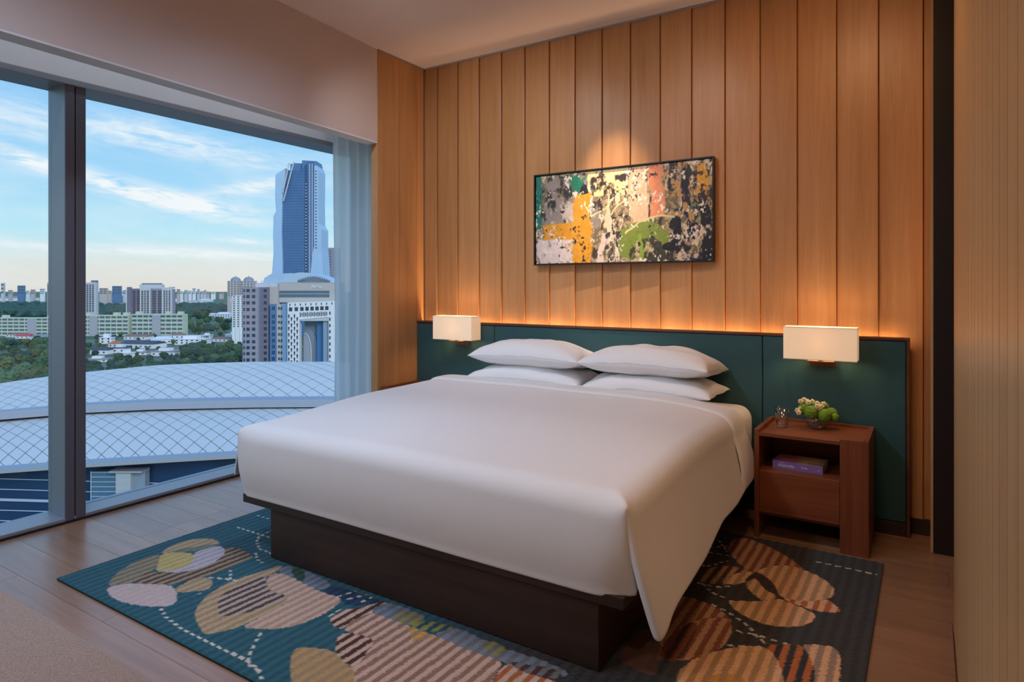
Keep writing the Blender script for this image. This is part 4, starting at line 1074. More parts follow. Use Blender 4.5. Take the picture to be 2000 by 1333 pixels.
    for j, y in enumerate(ys):
        rowv = []
        # left drape, top, right drape
        for s in range(10, 0, -1):
            t = s / 10; z0 = top_z(BXL, y) - r; rowv.append((BXL - 0.02 * t - lift[j], y, z0 + (0.40 - z0) * t))
        for (x, d) in PX:
            k = d / r
            nx_ = (1 if x > bedc else -1) * math.sin(math.acos(max(-1, 1 - k))) if d > 0 else 0
            nz_ = 1 - k if d > 0 else 1
            x, d = shoulder(x, d, d, y)
            rowv.append((x + nx_ * lift[j], y, top_z(x, y) - d + nz_ * lift[j]))
        for s in range(1, 17):
            t = s / 16; z0 = top_z(BXR, y) - r - 0.055 * sm(-y, 2.0, 0.75)
            bulge = -0.030 * sm(-y, 2.0, 0.75) + 0.074 * t + 0.014 * math.sin(y * 2.3) * t + 0.016 * math.sin(math.pi * t)
            yy = y - 0.07 * t * (1 - 0.3 * t) + (0.0 if j < 3 else 0.05 * math.sin(math.pi * t * 0.8) * (j - 2) / 3)
            rowv.append((BXR + bulge + lift[j], yy, z0 + (hemB + 0.02 * sm(j, 0, 5) - z0) * t))
        grid.append(rowv)
    n_ = len(grid[0])
    for rowv in grid: V += [(x - bedc, y + 1.2, z - 0.30) for x, y, z in rowv]
    for j in range(len(grid) - 1):
        for i in range(n_ - 1):
            F.append((j * n_ + i, (j + 1) * n_ + i, (j + 1) * n_ + i + 1, j * n_ + i + 1))
    o = MB().add(V, F).obj('turned_down_edge', LINEN, e, smooth=True, fix=False)
    so = o.modifiers.new('thick', 'SOLIDIFY'); so.thickness = 0.008; so.offset = -1
    su = o.modifiers.new('smooth', 'SUBSURF'); su.levels = 1; su.render_levels = 1
duvet()

# ---- pillows
def pillow_mesh(seed, Wp, Dp, Tp):
    N, M = 48, 34
    def pt(u, v, s):
        # denser sampling near the rim
        x = Wp / 2 * u * (1 - 0.045 * (1 - v * v)); y = Dp / 2 * v * (1 - 0.075 * (1 - u * u))
        hgt = (max(0, 1 - abs(u) ** 2.6)) ** 0.44 * (max(0, 1 - abs(v) ** 2.6)) ** 0.50
        nn = noise.noise(Vector((u * 2.2 + seed * 5, v * 2.0, s * 3.1)))
        rim = (max(0, 1 - abs(u) ** 8)) * (max(0, 1 - abs(v) ** 8))
        cr = 0.010 * math.sin(9 * (u + 0.6 * v) + seed) * rim * (abs(u) ** 3)
        z = s * Tp / 2 * hgt * (1 + 0.10 * nn) + cr * (1 if s > 0 else 0.5)
        if s < 0: z *= 0.78
        z += -0.018 * (u * u + 0.4 * v * v) + 0.010 * noise.noise(Vector((u * 3, v * 3, seed)))
        return (x, y, z)
    f = lambda k, n: math.sin((k / n - 0.5) * math.pi)
    vs = []; fs = []
    idx = {}
    for s in (1, -1):
        for j in range(M + 1):
            for i in range(N + 1):
                rim = i in (0, N) or j in (0, M)
                if s == -1 and rim: idx[(s, i, j)] = idx[(1, i, j)]; continue
                idx[(s, i, j)] = len(vs); vs.append(pt(f(i, N), f(j, M), s))
    for s in (1, -1):
        for j in range(M):
            for i in range(N):
                q = [idx[(s, i, j)], idx[(s, i + 1, j)], idx[(s, i + 1, j + 1)], idx[(s, i, j + 1)]]
                fs.append(tuple(q if s > 0 else q[::-1]))
    me = MB().add(vs, fs).mesh('pillow', PILLOWC, True, False)
    return me
PIL = [  # centre x, y, z, yaw, tilt (front up +), w, d, t, label
    (-2.350, -0.350, 0.915, 0, 4, 0.88, 0.46, 0.225, 'plump white pillow on top of the pile nearest the curtain'),
    (-1.488, -0.352, 0.916, -1, 4, 0.85, 0.46, 0.220, 'plump white pillow on top of the pile nearest the flowers'),
    (-2.365, -0.350, 0.775, 1, 0, 0.90, 0.46, 0.170, 'white pillow underneath the top pillow nearest the curtain'),
    (-1.480, -0.350, 0.772, 0, 0, 0.85, 0.46, 0.170, 'white pillow underneath the top pillow nearest the flowers')]
for k, (x, y, z, yw, tl, wp, dp_, tp, lab) in enumerate(PIL):
    o = link('pillow', pillow_mesh(k + 1, wp, dp_, tp)); o.location = (x, y, z); o.rotation_euler = (R(-tl), 0, R(yw))
    tag(o, lab, 'pillow', 'white pillows on the bed')
    # piped seam
    N = 48
    rim = []
    vsn = [v.co.copy() for v in o.data.vertices]
    M = 34
    loop = [(i, 0) for i in range(N)] + [(N, j) for j in range(M)] + [(i, M) for i in range(N, 0, -1)] + [(0, j) for j in range(M, 0, -1)]
    pts = [vsn[j * (N + 1) + i] for i, j in loop]
    mb = MB()
    for a, b in zip(pts, pts[1:] + pts[:1]):
        if (a - b).length > 1e-5: mb.tube(a, b, 0.0022, 5)
    mb.obj('seam', PILLOWC, o, smooth=True)

# ---- upholstered bench at the near left
def bench():
    x0, x1, y0, y1 = -3.30, -0.95, -4.25, -3.455
    cx, cy = (x0 + x1) / 2, (y0 + y1) / 2
    e = empty('upholstered_bench', (cx, cy, 0.0)); tag(e, 'beige boucle upholstered bench at the near corner of the room', 'bench')
    bm = rounded_slab(x0 - cx, x1 - cx, y0 - cy, y1 - cy, 0.16, 0.42, 0.035, 5)
    me = bpy.data.meshes.new('seat_cushion'); bm.to_mesh(me); bm.free(); me.materials.append(BOUCLE); me.polygons.foreach_set('use_smooth', [True] * len(me.polygons))
    link('seat_cushion', me, e)
    MB().box(x0 - cx + 0.05, x1 - cx - 0.05, y0 - cy + 0.05, y1 - cy - 0.05, 0.11, 0.1605).obj('bench_frame', WENGE, e, bevel=0.003)
    for sx in (-1, 1):
        for sy in (-1, 1):
            MB().tube((sx * 1.05, sy * 0.30, 0.0), (sx * 1.05, sy * 0.30, 0.112), 0.016, 12, 0.024).obj('leg', WENGE, e)
bench()

# ================================================================== CITY OUTSIDE
# survey frame: metres to the right of / ahead of the room, the room being on an upper floor
TH = R(32.6)
FWD = Vector((-math.sin(TH), math.cos(TH), 0)); RGT = Vector((math.cos(TH), math.sin(TH), 0)); ORG = Vector((0, -4.35, 0))
GZ = -65.0
def site(r, a, z=GZ): return ORG + RGT * r + FWD * a + Vector((0, 0, z))
def bear(p, a): return a * (p - 1000.0) / 1266.0          # sideways metres of a bearing at distance a
def hgt(q, a): return 1.4 + a * (561.0 - q) / 1266.0      # height of a sight line at distance a
def gdist(q): return 66.4 * 1266.0 / (q - 561.0)          # distance at which a sight line meets the ground

LAWN, t = newmat('city_ground')
c = t.n('ShaderNodeTexCoord')
n1 = t.n('ShaderNodeTexNoise'); n1.inputs['Scale'].default_value = 0.012; n1.inputs['Detail'].default_value = 8; t.l(c.outputs['Object'], n1.inputs['Vector'])
n2 = t.n('ShaderNodeTexNoise'); n2.inputs['Scale'].default_value = 0.08; n2.inputs['Detail'].default_value = 5; t.l(c.outputs['Object'], n2.inputs['Vector'])
cc = t.ramp(t.m('ADD', t.m('MULTIPLY', n1.outputs[0], 0.6), t.m('MULTIPLY', n2.outputs[0], 0.4)), [(0.3, srgb(58, 84, 66)), (0.5, srgb(84, 110, 84)), (0.62, srgb(128, 138, 116)), (0.75, srgb(150, 150, 140))])
b = t.n('ShaderNodeBsdfPrincipled'); t.l(cc, b.inputs['Base Color']); b.inputs['Roughness'].default_value = 0.95; finish(t, b.outputs[0])
g = MB(); g.add([(-9000, -200, 0), (6000, -200, 0), (6000, 9000, 0), (-9000, 9000, 0)], [(0, 1, 2, 3)])
gr = g.obj('city_ground', LAWN, None, fix=False); gr.location = site(0, 0); gr.rotation_euler = (0, 0, TH); gr['kind'] = 'structure'
gr.name = 'ground'

CONC = plain('pale_concrete', srgb(196, 200, 206), 0.8, var=0.05, scale=0.1)
STONE = plain('beige_stone_cladding', srgb(186, 180, 176), 0.8, var=0.05, scale=0.1)
MAUVE = plain('grey_mauve_cladding', srgb(150, 150, 166), 0.8, var=0.06, scale=0.1)
MAUVED = plain('slate_mauve_cladding', srgb(118, 120, 140), 0.8, var=0.06, scale=0.1)
BLUEG = plain('blue_glass_cladding', srgb(88, 124, 164), 0.25, var=0.08, scale=0.15)  # blue greyed for distance, haze put into the colour
WHITEC = plain('white_render', srgb(226, 230, 234), 0.75, var=0.04, scale=0.2)
WIN = plain('dark_window_glass', srgb(46, 62, 82), 0.2, var=0.2, scale=0.3)
WINL = plain('window_band_glass', srgb(86, 108, 122), 0.3, var=0.2, scale=0.3)
PISTA = plain('pistachio_render', srgb(194, 204, 184), 0.85, var=0.05, scale=0.2)  # pale green greyed a little, haze put into the colour
ORNG = plain('terracotta_tiles', srgb(206, 108, 70), 0.85, var=0.12, scale=0.5)
REDR = plain('red_metal_roof', srgb(206, 84, 80), 0.7, var=0.1, scale=0.5)
SLATE = plain('dark_slate_roof', srgb(70, 78, 98), 0.75, var=0.1, scale=0.5)
GREYR = plain('weathered_grey_roof', srgb(150, 146, 150), 0.8, var=0.12, scale=0.5)
BROWNR = plain('brown_tile_roof', srgb(150, 116, 104), 0.85, var=0.12, scale=0.5)
WHTR = plain('white_metal_roof', srgb(220, 226, 234), 0.6, var=0.05, scale=0.5)
LEAFM = []  # greens below are greyed, the missing haze painted into them
for nm, c1, c2 in (('deep_green_foliage', (50, 76, 64), (82, 104, 82)), ('mid_green_foliage', (64, 92, 72), (98, 120, 88)), ('blue_green_foliage', (46, 74, 72), (76, 102, 92)), ('olive_foliage', (78, 92, 66), (108, 116, 84))):
    m, t = newmat(nm)
    c = t.n('ShaderNodeTexCoord'); n1 = t.n('ShaderNodeTexNoise'); n1.inputs['Scale'].default_value = 0.55; n1.inputs['Detail'].default_value = 6; n1.inputs['Roughness'].default_value = 0.75; t.l(c.outputs['Object'], n1.inputs['Vector'])
    oi = t.n('ShaderNodeObjectInfo')
    col = t.mix(t.ramp(n1.outputs[0], [(0.35, 0.0), (0.65, 1.0)]), srgb(*c1), srgb(*c2))
    vm = t.n('ShaderNodeVectorMath', operation='SCALE'); t.l(col, vm.inputs[0]); t.l(t.m('ADD', t.m('MULTIPLY', oi.outputs['Random'], 0.5), 0.8), vm.inputs['Scale'])
    b = t.n('ShaderNodeBsdfPrincipled'); t.l(vm.outputs[0], b.inputs['Base Color']); b.inputs['Roughness'].default_value = 0.9; b.inputs['Specular IOR Level'].default_value = 0.1
    bp = t.n('ShaderNodeBump'); bp.inputs['Strength'].default_value = 1.0; bp.inputs['Distance'].default_value = 0.6; t.l(n1.outputs[0], bp.inputs['Height']); t.l(bp.outputs[0], b.inputs['Normal'])
    finish(t, b.outputs[0]); LEAFM.append(m)
BARK = plain('tree_bark', srgb(92, 78, 66), 0.9)

# ---- the big shell roof next door: an upper and a lower shell of diamond panels
ROOFM = plain('white_roof_panel', srgb(216, 214, 210), 0.45, var=0.03, scale=0.05, spec=0.35)
ROOFD = plain('dark_roof_joint', srgb(44, 58, 80), 0.8)
FASC = plain('roof_fascia', srgb(150, 160, 172), 0.5, var=0.03, scale=0.05)
def q_up_rim(p): return lerp_tab(p, [(-300, 850), (0, 806), (168, 792.5), (300, 786), (500, 782), (650, 781), (900, 783)])
def q_up_top(p): return lerp_tab(p, [(-300, 812), (0, 749), (99, 735), (168, 727), (300, 714), (400, 709.5), (500, 707), (650, 707), (900, 713)])
def q_lo_rim(p): return lerp_tab(p, [(-300, 946), (0, 918), (168, 906), (300, 898), (453, 889), (650, 880), (900, 872)])
def q_lo_top(p): return lerp_tab(p, [(-300, 856), (0, 824), (168, 809), (300, 802.5), (500, 797.5), (650, 796.5), (900, 798)])
def shell(p, t_, q0, q1, a0, a1):
    a = a0 + (a1 - a0) * t_
    z0 = hgt(q0(p), a0); z1 = hgt(q1(p), a1)
    if t_ <= 1: z = z0 + (z1 - z0) * math.sin(t_ * math.pi / 2)
    else:
        d = a - a1; z = z1 - d * (q1(p) - 561) / 1266.0 * 1.3 - 0.012 * d * d
    return site(bear(p, a), a, z)
def make_shell(name, label, q0, q1, a0, a1, slope, fascia, apron):
    e = empty(name, site(bear(300, a0), a0, 0)); tag(e, label, 'roof')
    inv = Matrix.Translation(e.location).inverted()
    L = lambda v: tuple(inv @ v)
    P0, P1 = -330, 900
    # dark underlay
    vs = []; fs = []; NP, NT_ = 100, 14
    TMAX = 1.0 + apron
    for j in range(NT_ + 1):
        for i in range(NP + 1):
            v = shell(P0 + (P1 - P0) * i / NP, TMAX * j / NT_, q0, q1, a0, a1); v.z -= 0.10; vs.append(L(v))
    fs = [(j * (NP + 1) + i, j * (NP + 1) + i + 1, (j + 1) * (NP + 1) + i + 1, (j + 1) * (NP + 1) + i) for j in range(NT_) for i in range(NP)]
    MB().add(vs, fs).obj('roof_deck', ROOFD, e, smooth=True, fix=False)
    # rim fascia
    vs = []
    for i in range(NP + 1):
        p = P0 + (P1 - P0) * i / NP
        v = shell(p, 0, q0, q1, a0, a1); w_ = v - FWD * 0.15; hi = w_ + Vector((0, 0, 0.05)); lo_ = w_ - Vector((0, 0, fascia)); bk = lo_ + FWD * 2.5; vi = shell(p, 0.055, q0, q1, a0, a1) + Vector((0, 0, 0.03))
        vs += [L(vi), L(hi), L(lo_), L(bk)]
    fs = [(i * 4 + k, i * 4 + k + 1, i * 4 + 5 + k, i * 4 + 4 + k) for i in range(NP) for k in range(3)]
    MB().add(vs, fs).obj('rim_fascia', FASC, e, smooth=False, fix=False)
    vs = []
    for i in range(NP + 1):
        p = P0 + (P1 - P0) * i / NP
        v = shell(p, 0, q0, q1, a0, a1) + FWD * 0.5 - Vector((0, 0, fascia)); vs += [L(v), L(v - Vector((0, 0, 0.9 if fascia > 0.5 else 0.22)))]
    MB().add(vs, [(2 * i, 2 * i + 1, 2 * i + 3, 2 * i + 2) for i in range(NP)]).obj('painted_shade_strip', GASKET_SHADE, e, fix=False)  # black strip, painted-in shade beneath the fascia
    # diamonds: lines p/dp +- t*slope = n
    dp = 33.0; cnt = 0; rest = MB()
    cells = []
    for u in range(-60, 80):
        for v in range(-60, 80):
            # corner lattice: p = (u+v)/2*dp ; t = (u-v)/2/slope
            pc = (u + v) / 2 * dp; tc_ = (u - v) / 2 / slope
            if pc < P0 or pc > P1 or tc_ < -0.5 / slope or tc_ > TMAX + 0.5 / slope: continue
            cells.append((abs(pc - 300) + tc_ * 10, pc, tc_))
    cells.sort()
    for _, pc, tc_ in cells:
        g_ = 0.93
        cs = [(pc - dp / 2 * g_, tc_), (pc, tc_ - 0.5 / slope * g_), (pc + dp / 2 * g_, tc_), (pc, tc_ + 0.5 / slope * g_)]
        # clip against the rim band
        lo_t, hi_t = 0.06, TMAX
        poly = []
        for (pa, ta), (pb, tb) in zip(cs, cs[1:] + cs[:1]):
            ina = lo_t <= ta <= hi_t; inb = lo_t <= tb <= hi_t
            if ina: poly.append((pa, ta))
            if ina != inb:
                lim = lo_t if min(ta, tb) < lo_t else hi_t
                k = (lim - ta) / (tb - ta); poly.append((pa + (pb - pa) * k, lim))
        if len(poly) < 3: continue
        ctr = shell(pc, min(max(tc_, lo_t), hi_t), q0, q1, a0, a1)
        pts = [shell(pp, tt, q0, q1, a0, a1) for pp, tt in poly]
        n_ = len(pts)
        vs = [tuple(x - ctr) for x in pts] + [tuple(x - ctr - Vector((0, 0, 0.09))) for x in pts]
        fs = [tuple(range(n_))] + [(i, n_ + i, n_ + (i + 1) % n_, (i + 1) % n_) for i in range(n_)]
        if cnt < 290:
            MB().add(vs, fs).obj('roof_panel', ROOFM, e, loc=L(ctr)); cnt += 1
        else:
            rest.add([tuple(Vector(x) + Vector(L(ctr))) for x in vs], fs)
    if rest.v:
        o = rest.obj('roof_panels_beyond', ROOFM, e); o['kind'] = 'stuff'
    return e
make_shell('shell_roof', 'white curved upper shell roof of diamond panels below the window', q_up_rim, q_up_top, 72.0, 92.0, 5.0, 0.80, 0.9)
make_shell('shell_roof', 'white curved lower shell roof of diamond panels nearest the window', q_lo_rim, q_lo_top, 55.0, 72.5, 4.2, 0.30, 0.0)

# ---- glazed facade under the lower roof rim
FACG = plain('blue_curtain_wall_glass', srgb(28, 58, 96), 0.12, var=0.35, scale=0.25, spec=0.6)
FACM = plain('white_glazing_bar', srgb(170, 190, 210), 0.5)
fe = empty('glazed_facade', site(bear(150, 57), 57, -40)); tag(fe, 'dark blue glazed facade with white bars under the shell roof', 'facade')
inv = Matrix.Translation(fe.location).inverted()
NP = 40
def fac_pt(p, z, off=0.0):
    a = 57.0 - off; return inv @ site(bear(p, 57.0), a, z)
vs = []
for i in range(NP + 1):
    p = -330 + 1230 * i / NP
    vs += [fac_pt(p, hgt(q_lo_rim(p), 55.0) - 0.45), fac_pt(p, -46)]
MB().add(vs, [(2 * i, 2 * i + 1, 2 * i + 3, 2 * i + 2) for i in range(NP)]).obj('glazing', FACG, fe, fix=False)
for k in range(22):
    z = -15.6 - 0.92 * k
    th = 0.13 if k % 4 == 2 else 0.045
    a_, b_ = fac_pt(-330, z + 0.6 , 0.12), fac_pt(900, z - 1.0, 0.12)
    mid = (a_ + b_) / 2
    d = (b_ - a_)
    MB().tube(-d / 2, d / 2, th, 6).obj('glazing_bar', FACM, fe, loc=mid)
# solid block standing in for a pale reflection in that facade
TILE = plain('pale_wall_tile', srgb(168, 178, 186), 0.6, var=0.08, scale=0.6)
GREYP = plain('grey_blue_panel', srgb(128, 146, 166), 0.5, var=0.05, scale=0.4)
le = empty('reflected_block', site(bear(232, 55.9), 55.9, -40), TH); tag(le, 'pale tiled block standing in for a reflection in the glazed facade', 'tower')
A0 = 55.9
def lx(p): return bear(p, A0) - bear(232, A0)
def lz(q): return hgt(q, A0) + 40
MB().box(lx(230), lx(259), -0.3, 0.8, 0, lz(921)).obj('reflected_tiled_box', TILE, le)
MB().box(lx(259.3), lx(282), 0.1, 0.8, 0, lz(919)).obj('reflected_grey_box', GREYP, le)
MB().box(lx(219), lx(283), -0.5, 0.8, lz(921.5), lz(918)).obj('reflected_roof', FASC, le)
MB().box(lx(178), lx(229.5), 0.0, 0.8, 0, lz(922)).obj('reflected_glazing', plain('reflected_glass', srgb(74, 112, 140), 0.15, var=0.25, scale=0.8), le)
for k in range(8):
    z = lz(922) - 0.42 * k
    MB().box(lx(178), lx(229.5), -0.06, 0.0, z - 0.05, z).obj('glazing_bar', FACM, le)
for p in (178, 228.5):
    MB().box(lx(p), lx(p) + 0.07, -0.09, -0.061, 0, lz(921)).obj('corner_bar', FACM, le)
for k in range(6):
    z = lz(917) - 0.55 * (k + 1)
    MB().box(lx(230), lx(259), -0.33, -0.3, z - 0.015, z).obj('tile_course', FACM, le)

# ---- high glass tower with white wings
def tower():
    A = 900.0
    e = empty('glass_tower', site(bear(590, A), A), TH); tag(e, 'tallest dark blue glass tower with pale curved side wings', 'tower')
    X = lambda zx: bear(530 + zx / 5.123, A) - bear(590, A)
    Z = lambda zy: hgt(300 + zy / 5.123, A) - GZ
    GL, t = newmat('tower_curtain_wall')
    c = t.n('ShaderNodeTexCoord'); s = t.n('ShaderNodeSeparateXYZ'); t.l(c.outputs['Object'], s.inputs[0])
    fl = t.m('GREATER_THAN', t.m('FRACT', t.m('MULTIPLY', s.outputs[2], 0.27)), 0.72)
    nz = t.n('ShaderNodeTexNoise'); nz.inputs['Scale'].default_value = 0.06; nz.inputs['Detail'].default_value = 4; t.l(c.outputs['Object'], nz.inputs['Vector'])
    col = t.mix(t.m('MULTIPLY', fl, 0.35), t.mix(nz.outputs[0], srgb(52, 92, 140), srgb(78, 120, 168)), srgb(112, 150, 190))
    b = t.n('ShaderNodeBsdfPrincipled'); t.l(col, b.inputs['Base Color']); b.inputs['Roughness'].default_value = 0.3; finish(t, b.outputs[0])
    WING = plain('tower_wing_panels', srgb(168, 200, 230), 0.5, var=0.08, scale=0.06)
    base = Z(1560)
    def pr(name, pts, y0, y1, mat, par=None):
        return MB().prism([(X(x), Z(y)) for x, y in pts], y0, y1).obj(name, mat, par or e)
    pr('glass_shaft', [(165, 1900), (168, 1100), (160, 800), (165, 500), (185, 300), (195, 190), (265, 190), (365, 190), (375, 140), (375, 1900)], -18, 18, GL)
    pr('glass_shaft', [(376, 1900), (376, 130), (400, 120), (410, 1900)], -16, 18, GL)
    pr('glass_shaft', [(411, 1900), (405, 110), (475, 105), (475, 800), (450, 1100), (440, 1900)], -20, 18, GL)
    pr('crown', [(330, 185), (330, 82), (475, 90), (478, 104), (400, 112), (376, 130), (374, 185)], -10, 14, BLUEG)
    pr('crown', [(205, 188), (205, 112), (240, 112), (245, 104), (329, 108), (329, 188)], -6, 14, BLUEG)
    pr('wing', [(20, 1900), (65, 1195), (80, 1000), (75, 830), (80, 640), (105, 598), (95, 480), (98, 240), (195, 176), (184, 300), (164, 500), (158, 800), (167, 1100), (165, 1900)], -22, 10, WING)
    pr('wing', [(440, 1900), (440, 1190), (452, 1060), (472, 930), (476, 150), (500, 150), (515, 200), (511, 500), (515, 720), (545, 770), (545, 950), (560, 1150), (600, 1900)], -21, 12, WING)
    for (xa, ya, xb, yb) in ((190, 185, 172, 420), (225, 120, 180, 380), (272, 108, 178, 500)):
        MB().tube((X(xa), -19, Z(ya)), (X(xb), -23, Z(yb)), 0.9, 6).obj('raking_fin', CONC, e)
    for k in range(28):
        z = Z(330 + k * 31)
        MB().box(X(380), X(394), -17.5, -16, z, z + 1.4).obj('balcony', CONC, e)
    for k in range(26):
        z = Z(210 + k * 30)
        MB().box(X(484), X(500), -21.4, -21, z, z + 1.6).obj('wing_window', WINL, e)
    for zx in (205, 235, 265, 295, 325, 350):
        MB().box(X(zx), X(zx) + 0.5, -18.5, -18, Z(1560), Z(200)).obj('mullion', BLUEG, e)
    for zx in (425, 450):
        MB().box(X(zx), X(zx) + 1.0, -20.6, -20, Z(1300), Z(130)).obj('mullion', CONC, e)
tower()
# slim block beside it
def slim():
    A = 1050.0
    e = empty('office_block', site(bear(644, A), A), TH); tag(e, 'slim grey block partly behind the glass tower and curtain', 'building')
    X = lambda p: bear(p, A) - bear(644, A); Z = lambda q: hgt(q, A) - GZ
    MB().box(X(637), X(662), -10, 10, 0, Z(485)).obj('wall', MAUVE, e)
    for k in range(14):
        z = Z(490 + 5.2 * k)
        for p in (639, 643, 647):
            MB().box(X(p), X(p + 2.8), -10.2, -10, z - 2.2, z).obj('window', WINL, e)
slim()

# ---- arch building with lattice frame
def arch_building():
    A = 420.0
    e = empty('arch_office_building', site(bear(565, A), A), TH); tag(e, 'large office building with white lattice portal and pointed arch', 'building')
    px_ = lambda zx: 440 + zx / 7.405
    X = lambda zx: bear(px_(zx), A) - bear(565, A)
    Z = lambda zy: hgt(540 + zy / 7.405, A) - GZ
    def b(name, mat, x0, x1, y0, y1, zt, zb=None, par=None):
        return MB().box(X(x0), X(x1), y0, y1, 0 if zb is None else Z(zb), Z(zt)).obj(name, mat, par or e)
    b('office_wing', MAUVE, 312, 532, -6, 16, 158)
    w1 = b('stair_bay', MAUVED, 533, 640, -2, 16, 160)
    MB().prism([(X(285), 0), (X(311), 0), (X(311), Z(158)), (X(300), Z(158))], -5.0, 10).obj('wing_side', MAUVED, e)
    rows = [205, 290, 380, 475, 580, 665, 755, 845, 935, 1020, 1105, 1195, 1285, 1375]
    wm = None
    for zy in rows:
        for zx in (385, 465):
            b('window', WIN, zx - 21, zx + 21, -6.25, -6.0, zy - 21, zy + 21)
        b('window', WIN, 597 - 19, 597 + 19, -2.25, -2.0, zy - 22, zy + 22)
        b('window', WIN, 322, 340, -6.25, -6.0, zy - 20, zy + 20)
    b('stone_core', STONE, 641, 786, 0, 16, 150)
    b('parapet_block', CONC, 400, 740, 4, 15, 95, 158)
    for zx in (410, 490, 600, 725):
        b('antenna', CONC, zx, zx + 8, 3.5, 3.9, 60, 100)
    b('blue_bay', BLUEG, 672, 770, -3, 0, 400)
    b('stone_strip', STONE, 771, 845, -3.4, 0, 402)
    b('blue_panel', plain('flat_blue_panel', srgb(122, 156, 190), 0.4, var=0.05, scale=0.1), 846, 944, -4, 0, 392)
    for zy in [460, 575, 660, 745, 835, 925, 1010, 1095, 1185, 1275]:
        b('window', plain('cobalt_window', srgb(36, 78, 132), 0.2) if 'cobalt_window' not in MATS else MATS['cobalt_window'], 702, 742, -3.25, -3.0, zy - 25, zy + 25)
        b('window', WIN, 795, 815, -3.65, -3.4, zy - 18, zy + 18)
        b('window', WIN, 836, 856, -4.25, -4.0, zy - 18, zy + 18)
    # upper storey with sign band and vaulted roof
    b('upper_storey', STONE, 787, 1640, -1, 16, 92, 378)
    b('window_band', WINL, 792, 1512, -1.3, -1.0, 208, 302)
    b('window_band_mullion', CONC, 792, 1512, -1.5, -1.3, 250, 256)
    b('roof_terrace', WIN, 880, 1400, -0.8, 0.5, 352, 392)
    # white lattice portal
    portal = [(945, 378), (1640, 352), (1640, 1900), (1532, 1900), (1532, 585), (1115, 622), (1115, 1900), (945, 1900)]
    MB().prism([(X(x), Z(y) if y < 1800 else 0) for x, y in portal], -6, -1.5).obj('portal_frame', WHITEC, e)
    slot = lambda x0, x1, y0, y1: b('lattice_opening', WIN, x0, x1, -6.2, -6.0, y0, y1)
    for k, zx in enumerate((968, 1050, 1130, 1203, 1275, 1345, 1415, 1485)):
        d = -(zx - 968) * 0.035
        slot(zx, zx + 46, 446 + d, 500 + d)
    for k in range(16):
        zx = 1125 + k * 25; d = -(zx - 968) * 0.035
        slot(zx, zx + 12, 522 + d + (k % 2) * 8, 588 + d - (k % 2) * 10)
    for c_, zx in enumerate((966, 1004, 1046, 1086)):
        for k in range(13):
            zy = 545 + k * 88 + (c_ % 2) * 40
            slot(zx - 9, zx + 9, zy, zy + 40); slot(zx - 4, zx + 4, zy + 41, zy + 62)
    for k in range(11):
        zy = 505 + k * 88
        slot(1542, 1560, zy, zy + 44)
    for k in range(9):
        slot(975 + k * 75, 987 + k * 75, 395 - k * 2.6, 425 - k * 2.6)
    # recess, pierced screen and pointed arch
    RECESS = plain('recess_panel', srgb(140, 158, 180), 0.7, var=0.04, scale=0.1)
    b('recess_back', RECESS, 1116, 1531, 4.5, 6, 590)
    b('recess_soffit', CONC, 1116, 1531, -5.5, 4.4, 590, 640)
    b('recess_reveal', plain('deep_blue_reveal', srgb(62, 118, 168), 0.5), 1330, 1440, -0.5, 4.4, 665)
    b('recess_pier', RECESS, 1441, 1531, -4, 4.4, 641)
    SCR = plain('screen_stone', srgb(168, 176, 180), 0.8)
    for r_ in range(9):
        for c_ in range(9):
            zx = 1128 + c_ * 24 + (r_ % 2) * 12; zy = 700 + r_ * 24
            if zx > 1325: continue
            MB().prism([(X(zx - 9), Z(zy)), (X(zx), Z(zy - 9)), (X(zx + 9), Z(zy)), (X(zx), Z(zy + 9))], 4.1, 4.45).obj('screen_diamond', SCR, e)
    def arc(cx_, w_, top, n_=10):
        pts = []
        for k in range(n_ + 1):
            t_ = k / n_; pts.append((cx_ + w_ * math.sin(t_ * math.pi / 2), top + (1300 - top) * 0.55 * (1 - math.cos(t_ * math.pi / 2))))
        return pts
    pr_ = arc(1185, 130, 770)
    poly = [(1116, 1900), (1116, 810)] + pr_ + [(1318, 1900)]
    MB().prism([(X(x), Z(y) if y < 1800 else 0) for x, y in poly], 3.2, 4.09).obj('pointed_arch', plain('outer_arch_panel', srgb(128, 142, 162), 0.7), e)  # arch panel in a darker grey-blue than the inner one
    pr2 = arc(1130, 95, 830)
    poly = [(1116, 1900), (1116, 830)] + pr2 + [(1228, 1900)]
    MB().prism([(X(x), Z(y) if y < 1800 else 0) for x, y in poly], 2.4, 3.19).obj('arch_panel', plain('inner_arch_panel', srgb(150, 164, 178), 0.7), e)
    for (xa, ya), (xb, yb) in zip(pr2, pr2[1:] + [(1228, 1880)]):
        MB().tube((X(xa), 2.2, Z(ya)), (X(xb), 2.2, Z(yb)), 0.45, 6).obj('arch_rib', CONC, e)
    # vaulted roof: curved prism with lattice gable
    gable = [(785, 90)] + [(785 + (1560 - 785) * k / 16, 92 - 148 * math.sin(math.pi * (0.02 + 0.96 * (k / 16) ** 0.8))) for k in range(1, 16)] + [(1560, 90)]
    MB().prism([(X(x), Z(y)) for x, y in gable], -0.8, 26).obj('vault_roof', plain('vault_roof_panel', srgb(176, 200, 220), 0.45, var=0.03, scale=0.1), e)
    MB().prism([(X(470), Z(95)), (X(500), Z(20)), (X(600), Z(-40)), (X(900), Z(-50)), (X(900), Z(95))], 8, 26).obj('vault_rear', plain('vault_rear_panel', srgb(166, 192, 214), 0.45, var=0.03, scale=0.1), e)
    LATT = plain('lattice_grey', srgb(110, 124, 138), 0.7)  # one even grey-blue for the lattice bars
